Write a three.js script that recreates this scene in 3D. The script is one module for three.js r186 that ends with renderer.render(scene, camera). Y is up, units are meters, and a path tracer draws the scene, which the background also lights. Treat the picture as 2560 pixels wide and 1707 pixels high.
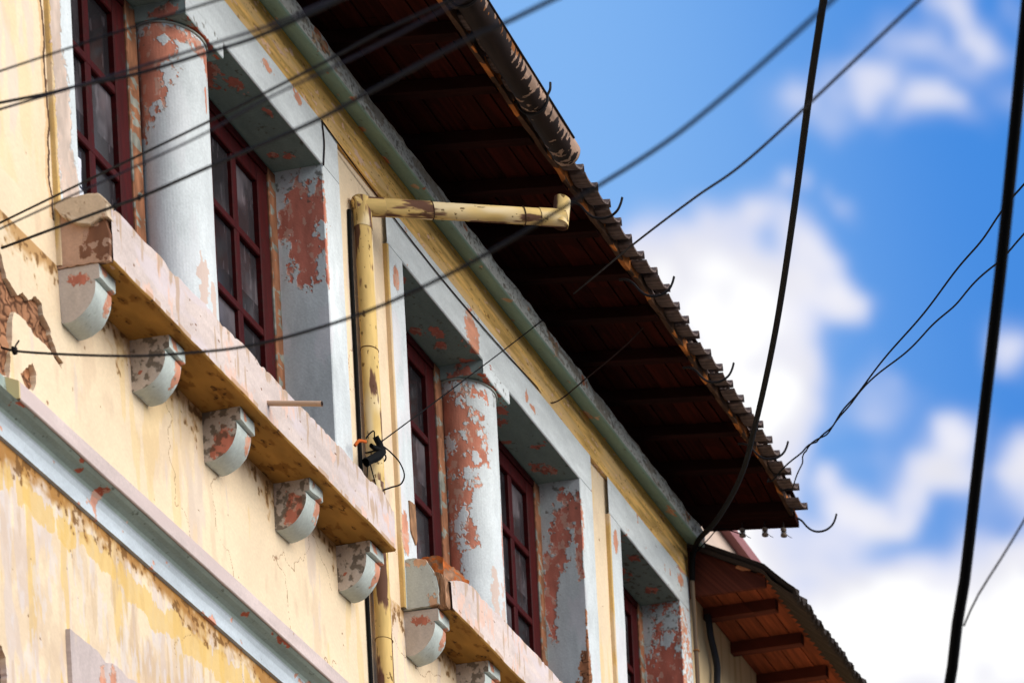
import * as THREE from 'three';
import { mergeGeometries, mergeVertices, toCreasedNormals } from 'three/addons/utils/BufferGeometryUtils.js';

// ------------------------------------------------------------------ camera, sky, sun, exposure
const scene = new THREE.Scene();
const FPX = 8000, W0 = 2560, H0 = 1707;                      // a long lens, its front raised and shifted so that the walls stay upright
const camera = new THREE.PerspectiveCamera(2 * Math.atan(H0 / 2 / FPX) * 180 / Math.PI, W0 / H0, 0.1, 3000);
camera.position.set(0, 1.6, 8.679);
{
  const al = Math.atan2(1500, FPX), sr = 0.05, cr = Math.sqrt(1 - sr * sr);
  const fw = new THREE.Vector3(Math.cos(al), 0, -Math.sin(al)), right = new THREE.Vector3(Math.sin(al), 0, Math.cos(al)), up = new THREE.Vector3(0, 1, 0);
  const X = right.clone().multiplyScalar(cr).addScaledVector(up, -sr), Y = right.clone().multiplyScalar(sr).addScaledVector(up, cr);
  camera.quaternion.setFromRotationMatrix(new THREE.Matrix4().makeBasis(X, Y, fw.clone().negate()));
}
camera.setViewOffset(W0, H0, W0 / 2 - 3353.9, H0 / 2 - 5415, W0, H0);
camera.updateProjectionMatrix();
camera.focus = 18.8; camera.userData.fStop = 3.2;
const renderer = new THREE.WebGLRenderer({ antialias: true });
renderer.toneMapping = THREE.LinearToneMapping;
renderer.toneMappingExposure = 1.45;
renderer.shadowMap.enabled = true;

const SUN = new THREE.Vector3(-0.06, 0.50, 0.86).normalize();
const sun = new THREE.DirectionalLight(new THREE.Color().setRGB(1, 0.94, 0.85), 2.85);
sun.position.copy(SUN).multiplyScalar(40).add(new THREE.Vector3(18, 11, 0));
sun.target.position.set(18, 11, 0);
sun.castShadow = true; sun.shadow.radius = 90; sun.shadow.mapSize.set(2048, 2048);
Object.assign(sun.shadow.camera, { left: -14, right: 14, top: 14, bottom: -14, near: 1, far: 90 });
scene.add(sun, sun.target);

// ------------------------------------------------------------------ noise
const mul = (a) => () => { a |= 0; a = a + 0x6D2B79F5 | 0; let t = Math.imul(a ^ a >>> 15, 1 | a); t = t + Math.imul(t ^ t >>> 7, 61 | t) ^ t; return ((t ^ t >>> 14) >>> 0) / 4294967296; };
const PERM = new Uint8Array(1024), VAL = new Float32Array(256);
{ const r = mul(11), p = Array.from({ length: 256 }, (_, i) => i); for (let i = 255; i > 0; i--) { const j = Math.floor(r() * (i + 1)); [p[i], p[j]] = [p[j], p[i]]; } for (let i = 0; i < 1024; i++) PERM[i] = p[i & 255]; for (let i = 0; i < 256; i++) VAL[i] = r(); }
const vn = (x, y) => { const i = Math.floor(x), j = Math.floor(y); let u = x - i, v = y - j; u = u * u * (3 - 2 * u); v = v * v * (3 - 2 * v); const a = i & 255, b = j & 255, A = PERM[a], B = PERM[(a + 1) & 255]; const p = VAL[PERM[A + b]], q = VAL[PERM[B + b]], r = VAL[PERM[A + b + 1]], s = VAL[PERM[B + b + 1]]; return p + (q - p) * u + (r - p + (p - q - r + s) * u) * v; };
const fbm = (x, y, o = 4) => { let s = 0, a = 0.5, n = 0; for (let k = 0; k < o; k++) { s += a * vn(x, y); n += a; x = x * 2.03 + 17.3; y = y * 2.03 + 9.1; a *= 0.5; } return s / n; };
const n3 = (x, y, z) => (vn(x + z * 1.7, y - z * 0.9) + vn(y + 31.7 + x * 0.6, z + x * 0.3) + vn(z + 71.3, x + 13.1 - y * 0.4)) / 3;
const cl = (x) => x < 0 ? 0 : x > 1 ? 1 : x, sst = (a, b, x) => { const t = cl((x - a) / (b - a)); return t * t * (3 - 2 * t); };
const mix = (a, b, t) => [a[0] + (b[0] - a[0]) * t, a[1] + (b[1] - a[1]) * t, a[2] + (b[2] - a[2]) * t];

// sky: blue air with broken cumulus, by azimuth and elevation in degrees
{
  const w = 2048, h = 1024, d = new Float32Array(w * h * 4);
  // main banks in view: [azimuth, elevation, radius az, radius el, density]
  const banks = [[-19.9, 29.95, 1.25, 0.95, 1.15], [-21.0, 30.4, 1.1, 0.7, 1.0], [-19.2, 28.9, 0.9, 1.0, 1.05], [-20.5, 28.6, 1.6, 1.4, 1.1], [-18.25, 30.3, 0.62, 0.32, 0.8], [-18.6, 30.9, 0.6, 0.45, 0.5], [-19.3, 31.2, 1.0, 0.35, 0.42], [-22.5, 28.5, 2.2, 1.8, 1], [-21.0, 26.8, 2.4, 1.4, 1], [-18.9, 27.9, 0.45, 0.5, 0.75],
    [-17.0, 25.6, 2.6, 0.95, 1.15], [-15.0, 25.6, 1.8, 1.15, 1.15], [-19.6, 26.2, 1.6, 0.7, 1.05], [-18.6, 26.8, 0.7, 0.35, 0.7], [-15.3, 26.7, 0.6, 0.4, 0.8], [-20.6, 25.0, 3, 1.3, 1], [-17.7, 27.75, 0.55, 0.42, 0.62], [-16.5, 28.0, 0.8, 0.42, 0.68], [-16.0, 28.55, 0.55, 0.35, 0.5], [-17.2, 27.5, 0.6, 0.28, 0.55], [-14.7, 28.0, 0.6, 0.5, 0.5], [-17.3, 28.9, 0.9, 0.4, 0.33], [-15.0, 29.9, 0.7, 0.4, 0.34],
    [-17.0, 33.0, 0.9, 0.24, 0.4], [-18.3, 33.1, 0.8, 0.22, 0.32], [-16.3, 32.7, 0.7, 0.24, 0.4], [-15.4, 33.85, 0.8, 0.32, 0.46], [-15.0, 32.9, 0.6, 0.3, 0.26], [-17.8, 32.95, 1.3, 0.3, 0.33], [-16.0, 33.35, 1.2, 0.36, 0.34], [-18.35, 31.75, 0.3, 0.14, 0.4], [-13.0, 26, 3, 1.6, 0.9], [-24, 24, 6, 3, 0.9]];
  for (let j = 0; j < h; j++) {
    const el = ((j + 0.5) / h - 0.5) * 180;
    for (let i = 0; i < w; i++) {
      const az = ((i + 0.5) / w - 0.5) * 360, o = (j * w + i) * 4;
      if (el < -1) { d[o] = 0.1; d[o + 1] = 0.1; d[o + 2] = 0.095; d[o + 3] = 1; continue; }
      const ca = Math.cos(az * Math.PI / 180), sa = Math.sin(az * Math.PI / 180);
      // clear air
      let up = cl(el / 90); const haze = Math.exp(-el / 13);
            let c = mix([0.165, 0.36, 0.69], [0.008, 0.165, 0.56], cl(0.08 + 0.92 * sst(-23, -14.5, az + (el - 29) * 0.25) * sst(20, 0, Math.abs(az + 12))));
      c = mix(c, [0.06, 0.2, 0.52], sst(40, 80, el));
      c = mix(c, [0.5, 0.57, 0.66], haze * 0.7);
      // clouds
      const wx = (fbm(az * 0.75 + 50, el * 0.95, 3) - 0.5) * 1.5, wy = (fbm(az * 0.75 + 90, el * 0.95 + 40, 3) - 0.5) * 1.15;
      let dens = 0;
      const near = az > -36 && az < -6 && el > 18 && el < 40;
      if (near) for (const [a, e, ra, re, q] of banks) { const dx = (az + wx - a) / ra, dy = (el + wy - e) / re, g = Math.exp(-0.9 * (dx * dx + dy * dy)); dens = Math.max(dens, q * g * 1.25) + 0.1 * q * g; }
      const sx = ca * 2.2 / (0.25 + up), sy = sa * 2.2 / (0.25 + up);
      const far = cl((fbm(sx + 5.2, sy + 2.1, 4) - 0.4) * 3.4);
      const inV = sst(-44, -34, az) * sst(-4, -12, az) * sst(12, 20, el) * sst(48, 38, el);
      dens = dens * inV + far * (1 - inV);
      dens *= 0.42 + 1.12 * fbm(az * 0.95 + 3, el * 1.25, 3);
      const m = 0.5 * sst(0.08, 0.5, dens) + 0.5 * sst(0.26, 0.48, dens);
      const sh = 0.9 + 0.2 * fbm(az * 1.1 + 20, el * 1.5 + 6, 3); const cc = mix(mix([0.5, 0.54, 0.7], [0.64 * sh, 0.64 * sh, 0.70 * sh], sst(0.3, 0.8, dens)), [0.8, 0.8, 0.8], sst(0.9, 1.25, dens) * (near ? 1 : 0.4));
      c = mix(c, cc, m); c = [c[0] * 0.91, c[1] * 0.91, c[2] * 0.91];
      d[o] = c[0]; d[o + 1] = c[1]; d[o + 2] = c[2]; d[o + 3] = 1;
    }
  }
  const t = new THREE.DataTexture(d, w, h, THREE.RGBAFormat, THREE.FloatType);
  t.mapping = THREE.EquirectangularReflectionMapping; t.magFilter = t.minFilter = THREE.LinearFilter; t.wrapS = THREE.RepeatWrapping; t.needsUpdate = true;
  scene.background = t; scene.environment = t;
}

// ------------------------------------------------------------------ helpers
// texture of wm x hm metres; fn(x, y, out) sets out.c = sRGB colour, out.h = relief 0..1, out.r = roughness
function tex(wm, hm, ppm, fn, opt = {}) {
  const w = Math.min(2048, Math.max(8, Math.round(wm * ppm))), h = Math.min(2048, Math.max(8, Math.round(hm * ppm)));
  const a = new Uint8Array(w * h * 4), b = new Uint8Array(w * h * 4), out = { c: [0, 0, 0], h: 0.5 };
  for (let j = 0; j < h; j++) for (let i = 0; i < w; i++) {
    out.h = 0.5; fn((i + 0.5) / w * wm, (j + 0.5) / h * hm, out);
    const o = (j * w + i) * 4; a[o] = Math.max(0, Math.min(255, out.c[0])); a[o + 1] = Math.max(0, Math.min(255, out.c[1])); a[o + 2] = Math.max(0, Math.min(255, out.c[2])); a[o + 3] = 255;
    b[o] = b[o + 1] = b[o + 2] = cl(out.h) * 255; b[o + 3] = 255;
  }
  const mk = (arr, srgb) => { const t = new THREE.DataTexture(arr, w, h); if (srgb) t.colorSpace = THREE.SRGBColorSpace; t.magFilter = t.minFilter = THREE.LinearFilter; t.wrapS = t.wrapT = opt.repeat ? THREE.RepeatWrapping : THREE.ClampToEdgeWrapping; t.needsUpdate = true; return t; };
  const m = new THREE.MeshPhysicalMaterial({ map: mk(a, true), roughness: opt.rough ?? 0.95, specularIntensity: opt.spec ?? 0.35, side: THREE.DoubleSide });
  if (opt.bump) { m.bumpMap = opt.repeat || wm * hm < 0.5 ? m.map : mk(b, false); m.bumpScale = opt.bump; }
  return m;
}
const flat = (rgb, rough = 0.9, extra = {}) => new THREE.MeshPhysicalMaterial({ color: new THREE.Color(`rgb(${rgb.join(',')})`), roughness: rough, specularIntensity: 0.3, side: THREE.DoubleSide, ...extra });
const blob = (x, y, bl) => { let m = -9; for (const [cx, cy, rx, ry] of bl) { const dx = (x - cx) / rx, dy = (y - cy) / ry; const f = 1 - Math.sqrt(dx * dx + dy * dy); if (f > m) m = f; } return m; };

const taken = new Map();
const numbered = (n) => { const k = taken.get(n) || 0; taken.set(n, k + 1); return k ? `${n}_${String(k).padStart(3, '0')}` : n; };
function mesh(name, geo, mat, parent = scene) { const m = new THREE.Mesh(geo, mat); m.name = numbered(name); m.castShadow = m.receiveShadow = true; parent.add(m); return m; }
function group(name, parent = scene) { const g = new THREE.Group(); g.name = numbered(name); parent.add(g); return g; }
function tag(o, label, category, grp) { o.userData.label = label; o.userData.category = category; if (grp) o.userData.group = grp; return o; }
function box(x0, x1, y0, y1, z0, z1, nx = 1, ny = 1, nz = 1) { const g = new THREE.BoxGeometry(x1 - x0, y1 - y0, z1 - z0, nx, ny, nz); g.translate((x0 + x1) / 2, (y0 + y1) / 2, (z0 + z1) / 2); return g; }
// profile swept along an axis; uv.x follows the profile, uv.y the axis. axis 'x': points are (z, y); axis 'y': points are (x, z)
function sweep(pts, axis, a0, a1, n = 1, opt = {}) {
  const L = [0]; for (let i = 1; i < pts.length; i++) L.push(L[i - 1] + Math.hypot(pts[i][0] - pts[i - 1][0], pts[i][1] - pts[i - 1][1]));
  const T = L[L.length - 1], P = [], U = [], at = (i, k) => { const t = k / n, a = a0 + (a1 - a0) * t; let [p, q] = pts[i]; const dy = opt.dy ? opt.dy(a) : 0; return axis === 'x' ? [a, q + dy, p] : [p, a, q]; };
  const uv = (i, k) => [L[i] / T, k / n];
  for (let i = 0; i + 1 < pts.length; i++) for (let k = 0; k < n; k++) { const q = [[i, k], [i + 1, k], [i + 1, k + 1], [i, k], [i + 1, k + 1], [i, k + 1]]; for (const [a, b] of q) { P.push(...at(a, b)); U.push(...uv(a, b)); } }
  if (opt.caps) for (const k of [0, n]) { const tri = THREE.ShapeUtils.triangulateShape(pts.map((p) => new THREE.Vector2(...p)), []); for (const t of tri) for (const i of t) { P.push(...at(i, k)); U.push(...uv(i, k)); } }
  let g = new THREE.BufferGeometry(); g.setAttribute('position', new THREE.Float32BufferAttribute(P, 3)); g.setAttribute('uv', new THREE.Float32BufferAttribute(U, 2)); g.computeVertexNormals();
  if (opt.rough) rough(g, ...opt.rough);
  return toCreasedNormals(g, opt.crease ?? 0.7);
}
function rough(g, amp, freq, keep) { const p = g.attributes.position; for (let i = 0; i < p.count; i++) { const x = p.getX(i), y = p.getY(i), z = p.getZ(i); const k = (keep ? keep(x, y, z) : 1) * amp; if (!k) continue; p.setXYZ(i, x + (n3(x * freq, y * freq, z * freq) - 0.5) * 2 * k, y + (n3(x * freq + 40, y * freq + 3, z * freq + 9) - 0.5) * 2 * k, z + (n3(x * freq + 11, y * freq + 60, z * freq + 5) - 0.5) * 2 * k); } g.computeVertexNormals(); return g; }
const dense = (pts, step) => { const o = [pts[0]]; for (let i = 1; i < pts.length; i++) { const [a, b] = pts[i - 1], [c, d] = pts[i], n = Math.max(1, Math.ceil(Math.hypot(c - a, d - b) / step)); for (let k = 1; k <= n; k++) o.push([a + (c - a) * k / n, b + (d - b) * k / n]); } return o; };
function tube(pts, r, rad = 8, seg, closed = false) { const c = new THREE.CatmullRomCurve3(pts.map((p) => new THREE.Vector3(...p)), closed, 'centripetal'); return new THREE.TubeGeometry(c, seg ?? Math.max(8, pts.length * 8), r, rad, closed); }
function planar(g, x0, y0, w, h) { const p = g.attributes.position, u = new Float32Array(p.count * 2); for (let i = 0; i < p.count; i++) { u[2 * i] = (p.getX(i) - x0) / w; u[2 * i + 1] = (p.getY(i) - y0) / h; } g.setAttribute('uv', new THREE.BufferAttribute(u, 2)); return g; }

// ------------------------------------------------------------------ paint
const PALE = [224, 229, 227], GREEN = [146, 168, 158], CORAL = [204, 124, 104], PEACH = [222, 156, 126], CREAM = [231, 208, 174], GOLD = [226, 180, 104], YEL = [222, 181, 100], LILAC = [208, 192, 185], PINK = [227, 208, 197], MUD = [150, 106, 76], OCHRE = [182, 134, 66], DIRT = [92, 66, 44], BLACK = [40, 32, 28];
// old lime paint with flakes lost down to an undercoat. o: base, under, blobs (in metres), edge, chips, grime (per metre specks), streak
function peel(o) {
  const s = o.seed ?? 0, base = o.base ?? PALE, under = o.under ?? CORAL, e = o.edge ?? 0.9, fr = o.freq ?? 16;
  return (x, y, out) => {
    const g1 = fbm(x * 3 + s, y * 2 + s * 1.3, 3), g2 = vn(x * 140 + s, y * 140), g3 = fbm(x * 30 + s, y * 9 + s, 3);
    const b = o.baseFn ? o.baseFn(x, y) : base;
    let k = 0.94 + (g1 - 0.5) * 0.16 + (g2 - 0.5) * 0.06 + (g3 - 0.5) * 0.1, c = [b[0] * k, b[1] * k, b[2] * k], h = 0.75 + (g3 - 0.5) * 0.25 + (g2 - 0.5) * 0.12;
    if (o.wash) { const w = sst(0.5, 0.62, fbm(x * 7 + s * 2, y * 2.4 + s, 4)); c = mix(c, o.wash, w * (o.washK ?? 0.6)); }
    const n = (fbm(x * fr + s * 3.1, y * fr * (o.ay ?? 0.8) + s, 4) - 0.5) * 0.8 + (fbm(x * 52 + s, y * 40 + s, 4) - 0.5) * 0.95;
    let f = (o.blobs ? blob(x, y, o.blobs) : -1) + n * 2.2 * e;
    if (o.chips) f = Math.max(f, (fbm(x * 9 + 70 + s, y * 9 + s, 5) - (1 - o.chips)) * 14);
    if (o.keep && blob(x, y, o.keep) + n * 2.2 > 0) f = -1;
    if (f > 0) { const v = 0.86 + 0.3 * fbm(x * 22 + s, y * 8 + s, 3) - 0.06; const u = typeof under === 'function' ? under(x, y) : under; c = [u[0] * v, u[1] * v, u[2] * v]; const l2 = fbm(x * 26 + s * 1.7, y * 18 + 4, 4); if (f < 0.16 && l2 > 0.47) c = mix(c, [228, 196, 178], 0.5); else if (l2 > 0.63) c = mix(c, [206, 180, 160], 0.55); h = 0.25 + (g2 - 0.5) * 0.15 + (l2 - 0.5) * 0.2; }
    else if (f > -0.07) { c = mix(c, DIRT, 0.28); h += 0.15; }
    if (o.grime) { const q = fbm(x * 34 + s, y * 34 + 7, 5) + (o.grimeAt ? o.grimeAt(x, y) : 0); if (q > 1 - o.grime) c = mix(c, o.grimeC ?? [84, 80, 70], sst(1 - o.grime, 1.14 - o.grime, q) * 0.6); }
    if (o.post) { const r = o.post(x, y, c, n); if (r) c = r; }
    out.c = c; out.h = h;
  };
}

// ------------------------------------------------------------------ street
{
  const m = tex(8, 8, 64, (x, y, o) => { const k = 0.85 + 0.3 * fbm(x * 3, y * 3, 4) + 0.2 * (vn(x * 40, y * 40) - 0.5); o.c = [88 * k, 83 * k, 77 * k]; }, { repeat: true });
  m.map.repeat.set(60, 60);
  const g = new THREE.PlaneGeometry(1600, 1600); g.rotateX(-Math.PI / 2);
  const s = mesh('street', g, m); s.userData.kind = 'structure'; s.userData.label = 'pale paved street below the houses';
}

// ------------------------------------------------------------------ the old house
const X0 = 12.4, XE = 22.79, Y0 = 8.5, YT = 14.1, SILL = 11.55, SOF = 13.48, BACK = -0.30, SUR = 0.03;
const OPEN = [{ x0: 14.635, x1: 17.24, c: [15.965, 0.19], id: 0 }, { x0: 18.225, x1: 20.81, c: [19.515, 0.19], id: 1 }, { x0: 21.5, x1: 22.595, id: 2 }];
const house = group('old_house'); tag(house, 'weathered cream house with peeling pale blue window surrounds and deep dark eaves', 'house');
const rectPath = (x0, y0, x1, y1) => new THREE.Path([[x0, y0], [x1, y0], [x1, y1], [x0, y1]].map((p) => new THREE.Vector2(...p)));
const jag = (pts, amp, sd) => { const o = []; const d = dense([...pts, pts[0]], 0.018); for (let i = 0; i < d.length - 1; i++) { const [x, y] = d[i]; o.push(new THREE.Vector2(x + (fbm(x * 38 + sd, y * 38, 3) - 0.5) * amp, y + (fbm(x * 38, y * 38 + sd + 9, 3) - 0.5) * amp)); } return new THREE.Path(o); };
{
  const hole1 = [[13.7, 11.12], [13.9, 11.12], [13.96, 11.044], [13.995, 10.976], [14.074, 10.938], [14.119, 10.973], [14.169, 10.967], [14.241, 11.017], [14.283, 11.011], [14.295, 10.948], [14.344, 10.925], [14.365, 10.867], [14.447, 10.811], [14.438, 10.775], [14.36, 10.803], [14.309, 10.816], [14.215, 10.809], [14.134, 10.848], [14.05, 10.84], [14.017, 10.743], [14.009, 10.65], [13.974, 10.48], [13.85, 10.44], [13.7, 10.46]];
  const hole2 = [[14.067, 10.554], [14.12, 10.6], [14.177, 10.664], [14.216, 10.631], [14.2, 10.56], [14.173, 10.52], [14.12, 10.5]];
  const hole3 = [[13.6, 9.12], [13.797, 9.111], [13.83, 9.07], [13.828, 8.75], [13.6, 8.75]];
  const sh = new THREE.Shape([[X0, Y0], [XE, Y0], [XE, YT], [X0, YT]].map((p) => new THREE.Vector2(...p)));
  for (const o of OPEN) sh.holes.push(rectPath(o.x0 - 0.08, SILL - 0.1, o.x1 + 0.08, SOF + 0.08));
  const core = sh.clone();
  sh.holes.push(jag(hole1, 0.03, 1), jag(hole2, 0.025, 5), jag(hole3, 0.02, 7));
  // plaster skin
  const g = new THREE.ExtrudeGeometry(sh, { depth: 0.034, bevelEnabled: false }); g.translate(0, 0, -0.034); planar(g, X0, Y0, XE - X0, YT - Y0);
  const brx = [14.52, 15.15, 15.85, 16.59, 17.31, 18.14, 18.83, 19.53, 20.24];
  const wallFn = (x, y, out) => {
    x += X0; y += Y0;
    const st = fbm(x * 16, y * 2.6, 4), bl = fbm(x * 2.2 + 4, y * 1.1, 4), fine = vn(x * 120, y * 120) - 0.5, mid = fbm(x * 6, y * 5 + 3, 4), gr = fbm(x * 34, y * 26, 4);
    let c = CREAM, h = 0.6 + (fbm(x * 22, y * 18, 3) - 0.5) * 0.35 + fine * 0.12;
    const k = 1 + (bl - 0.5) * 0.1 + fine * 0.045 + (mid - 0.5) * 0.05; c = [c[0] * k, c[1] * k, c[2] * k];
    c = mix(c, [204, 178, 148], 0.42 * sst(0.5, 0.62, fbm(x * 2.6 + 12, y * 2.2, 5) * 0.6 + fbm(x * 18, y * 5 + 2, 4) * 0.4));
    const upper = y > 11.5;
    // limewash worn in upright strokes: lilac ground and older yellow coat
    const low = y < 10.17;
    const wl = sst(low ? 0.50 : 0.575, low ? 0.545 : 0.62, st * 0.55 + bl * 0.45);
    c = mix(c, LILAC, wl * (low ? 0.6 : 0.4));
    const wy = sst(low ? 0.54 : 0.60, low ? 0.575 : 0.63, fbm(x * 13 + 40, y * 1.7 + 11, 4) * 0.6 + fbm(x * 1.6 + 9, y * 1.2 + 30, 3) * 0.4);
    c = mix(c, YEL, wy * (low ? 0.55 : 0.24));
    if (upper && x < 14.44) c = mix(c, [226, 186, 120], 0.22 * sst(0.45, 0.6, fbm(x * 9, y * 1.6, 3)));
    if (low) {
      c = mix(c, [196, 168, 142], 0.3 * sst(0.44, 0.56, fbm(x * 8 + 3, y * 3, 5))); c = mix(c, [190, 160, 128], 0.4 * sst(0.53, 0.6, fbm(x * 26, y * 5 + 3, 5) * 0.6 + fbm(x * 2.4, y * 2 + 5, 3) * 0.4)); c = mix(c, [216, 206, 202], 0.5 * sst(0.56, 0.62, fbm(x * 30 + 8, y * 7, 4)));
      // strip of older yellow left bare under the cornice
      const yc = 9.965 - 0.02 * (x - 14) * 0.4 + (fbm(x * 3.1, 2.5, 4) - 0.5) * 0.16, th = 0.028 + 0.045 * fbm(x * 2.1 + 8, 7, 3) + 0.01 * (x - 13.6), d = Math.abs(y - yc) + (fbm(x * 17, y * 9 + 4, 5) - 0.5) * 0.13 + Math.max(0, fbm(x * 26, y * 2.2, 3) - 0.58) * 0.5;
      if (d < th + 0.006) { c = mix(c, YEL, 0.62); h -= 0.12; }
    }
    // ragged grime mixed with painted shade, below cornice, ledges and brackets
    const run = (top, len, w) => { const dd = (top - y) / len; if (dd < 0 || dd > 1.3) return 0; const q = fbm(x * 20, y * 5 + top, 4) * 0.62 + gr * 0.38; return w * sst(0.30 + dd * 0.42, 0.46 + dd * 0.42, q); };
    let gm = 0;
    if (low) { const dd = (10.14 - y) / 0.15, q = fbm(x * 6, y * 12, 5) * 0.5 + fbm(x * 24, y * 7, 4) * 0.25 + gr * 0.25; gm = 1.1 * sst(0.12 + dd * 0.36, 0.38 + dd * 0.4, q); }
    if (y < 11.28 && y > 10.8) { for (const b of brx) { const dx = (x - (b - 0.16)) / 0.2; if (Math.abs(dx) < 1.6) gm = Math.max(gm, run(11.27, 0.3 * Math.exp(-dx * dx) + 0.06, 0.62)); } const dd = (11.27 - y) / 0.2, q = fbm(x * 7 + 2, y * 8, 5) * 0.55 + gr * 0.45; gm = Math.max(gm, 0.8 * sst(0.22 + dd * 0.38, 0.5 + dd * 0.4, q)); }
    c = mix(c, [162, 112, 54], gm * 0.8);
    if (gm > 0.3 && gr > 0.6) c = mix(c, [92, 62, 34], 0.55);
    // small knocks and spots
    const sp = vn(x * 23 + 7, y * 17) * vn(x * 61, y * 47 + 3); if (sp > 0.80) { c = mix(c, [120, 84, 56], 0.7); h -= 0.25; }
    { const e = Math.abs(fbm(x * 1.9 + 7, y * 1.5 + 2, 5) - 0.5), w = fbm(x * 0.9 + 3, y * 0.9 + 8, 2); if (e < 0.0018 && w > 0.585) { c = mix(c, [120, 88, 62], 0.6); h -= 0.3; } }
    // the crack beside the first surround
    const cx = 14.418 + (fbm(2.2, y * 7, 4) - 0.5) * 0.05; if (y > 11.5 && y < 13.4) { const d = Math.abs(x - cx); if (d < 0.007) { c = mix(c, [62, 40, 30], 0.85); h = 0; } else if (d < 0.03 && x < cx) c = mix(c, [205, 160, 105], 0.5); }
    out.c = c; out.h = h;
  };
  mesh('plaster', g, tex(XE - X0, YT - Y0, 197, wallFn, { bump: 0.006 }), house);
  // adobe wall behind
  const gc = new THREE.ExtrudeGeometry(core, { depth: 0.27, bevelEnabled: false }); gc.translate(0, 0, -0.31);
  const adobe = tex(1.2, 1.2, 420, (x, y, o) => {
    let f1 = 9, f2 = 9; const sx = x * 22, sy = y * 13, ix = Math.floor(sx), iy = Math.floor(sy);
    for (let a = -1; a < 2; a++) for (let b = -1; b < 2; b++) { const px = ix + a + VAL[PERM[((ix + a) & 255) + PERM[(iy + b) & 255]]], py = iy + b + VAL[PERM[((ix + a + 57) & 255) + PERM[(iy + b) & 255]]], d = Math.hypot(px - sx + (fbm(x * 30, y * 30, 2) - 0.5), py - sy); if (d < f1) { f2 = f1; f1 = d; } else if (d < f2) f2 = d; }
    const e = sst(0.0, 0.28, f2 - f1), v = 0.72 + 0.5 * fbm(x * 12, y * 12, 4); o.c = mix([70, 44, 30], [172 * v, 122 * v, 88 * v], 0.2 + 0.8 * e); o.h = e * 0.7 + 0.3 * fbm(x * 30, y * 30, 3);
  }, { repeat: true, bump: 0.012, rough: 1 });
  const ua = gc.attributes.position, uu = new Float32Array(ua.count * 2); for (let i = 0; i < ua.count; i++) { uu[2 * i] = ua.getX(i) / 1.2; uu[2 * i + 1] = ua.getY(i) / 1.2; } gc.setAttribute('uv', new THREE.BufferAttribute(uu, 2));
  mesh('wall', gc, adobe, house).userData.label = 'bare mud brick wall showing through broken plaster';
  const lump = new THREE.PlaneGeometry(0.95, 0.8, 95, 80); lump.translate(13.98, 10.78, -0.022);
  { const p = lump.attributes.position, u = lump.attributes.uv; for (let i = 0; i < p.count; i++) { const x = p.getX(i), y = p.getY(i); p.setZ(i, -0.05 + 0.055 * fbm(x * 19, y * 11, 4)); u.setXY(i, x / 1.2, y / 1.2); } lump.computeVertexNormals(); }
  mesh('broken_adobe', lump, adobe, house);
  // storeys below, down to the street
  mesh('lower_wall', box(X0, XE, 0, Y0 + 0.005, -0.31, -0.004), tex(4, 4, 90, (x, y, o) => { const k = 0.92 + 0.2 * fbm(x * 3, y * 3, 4); o.c = [214 * k, 186 * k, 146 * k]; }, { repeat: true }), house);
  // proud plaster panel low on the wall
  const pg = new THREE.Shape(jag([[14.35, Y0], [18.2, Y0], [18.2, 9.447], [14.92, 9.447], [14.86, 9.43], [14.8, 9.448], [14.72, 9.445], [14.66, 9.42], [14.6, 9.446], [14.35, 9.446]], 0.006, 3).getPoints());
  const pe = new THREE.ExtrudeGeometry(pg, { depth: 0.024, bevelEnabled: false }); pe.translate(0, 0, 0.001); planar(pe, 14.3, 8.4, 4, 1.1);
  mesh('panel', pe, tex(4, 1.1, 200, peel({ base: [214, 196, 188], under: PEACH, blobs: [[0.33, 0.9, 0.03, 0.12], [0.42, 0.95, 0.03, 0.1]], chips: 0.16, edge: 0.5, seed: 3, wash: [205, 180, 140], washK: 0.6, freq: 12 }), { bump: 0.003 }), house);
  // dark room behind the windows
  const room = [box(X0, XE - 0.05, 10.9, 10.95, -3, -0.32), box(X0, XE - 0.05, 14.0, 14.05, -3, -0.32), box(X0, XE - 0.05, 10.95, 14.0, -3.05, -3), box(X0, X0 + 0.05, 10.95, 14, -3, -0.32), box(XE - 0.1, XE - 0.05, 10.95, 14, -3, -0.32)];
  mesh('room_wall', mergeGeometries(room), flat([96, 82, 74], 0.95), house);
  mesh('side_wall', box(XE - 0.03, XE - 0.001, 0, 14.0, -4, -0.32), flat([206, 180, 140]), house);
}
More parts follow.
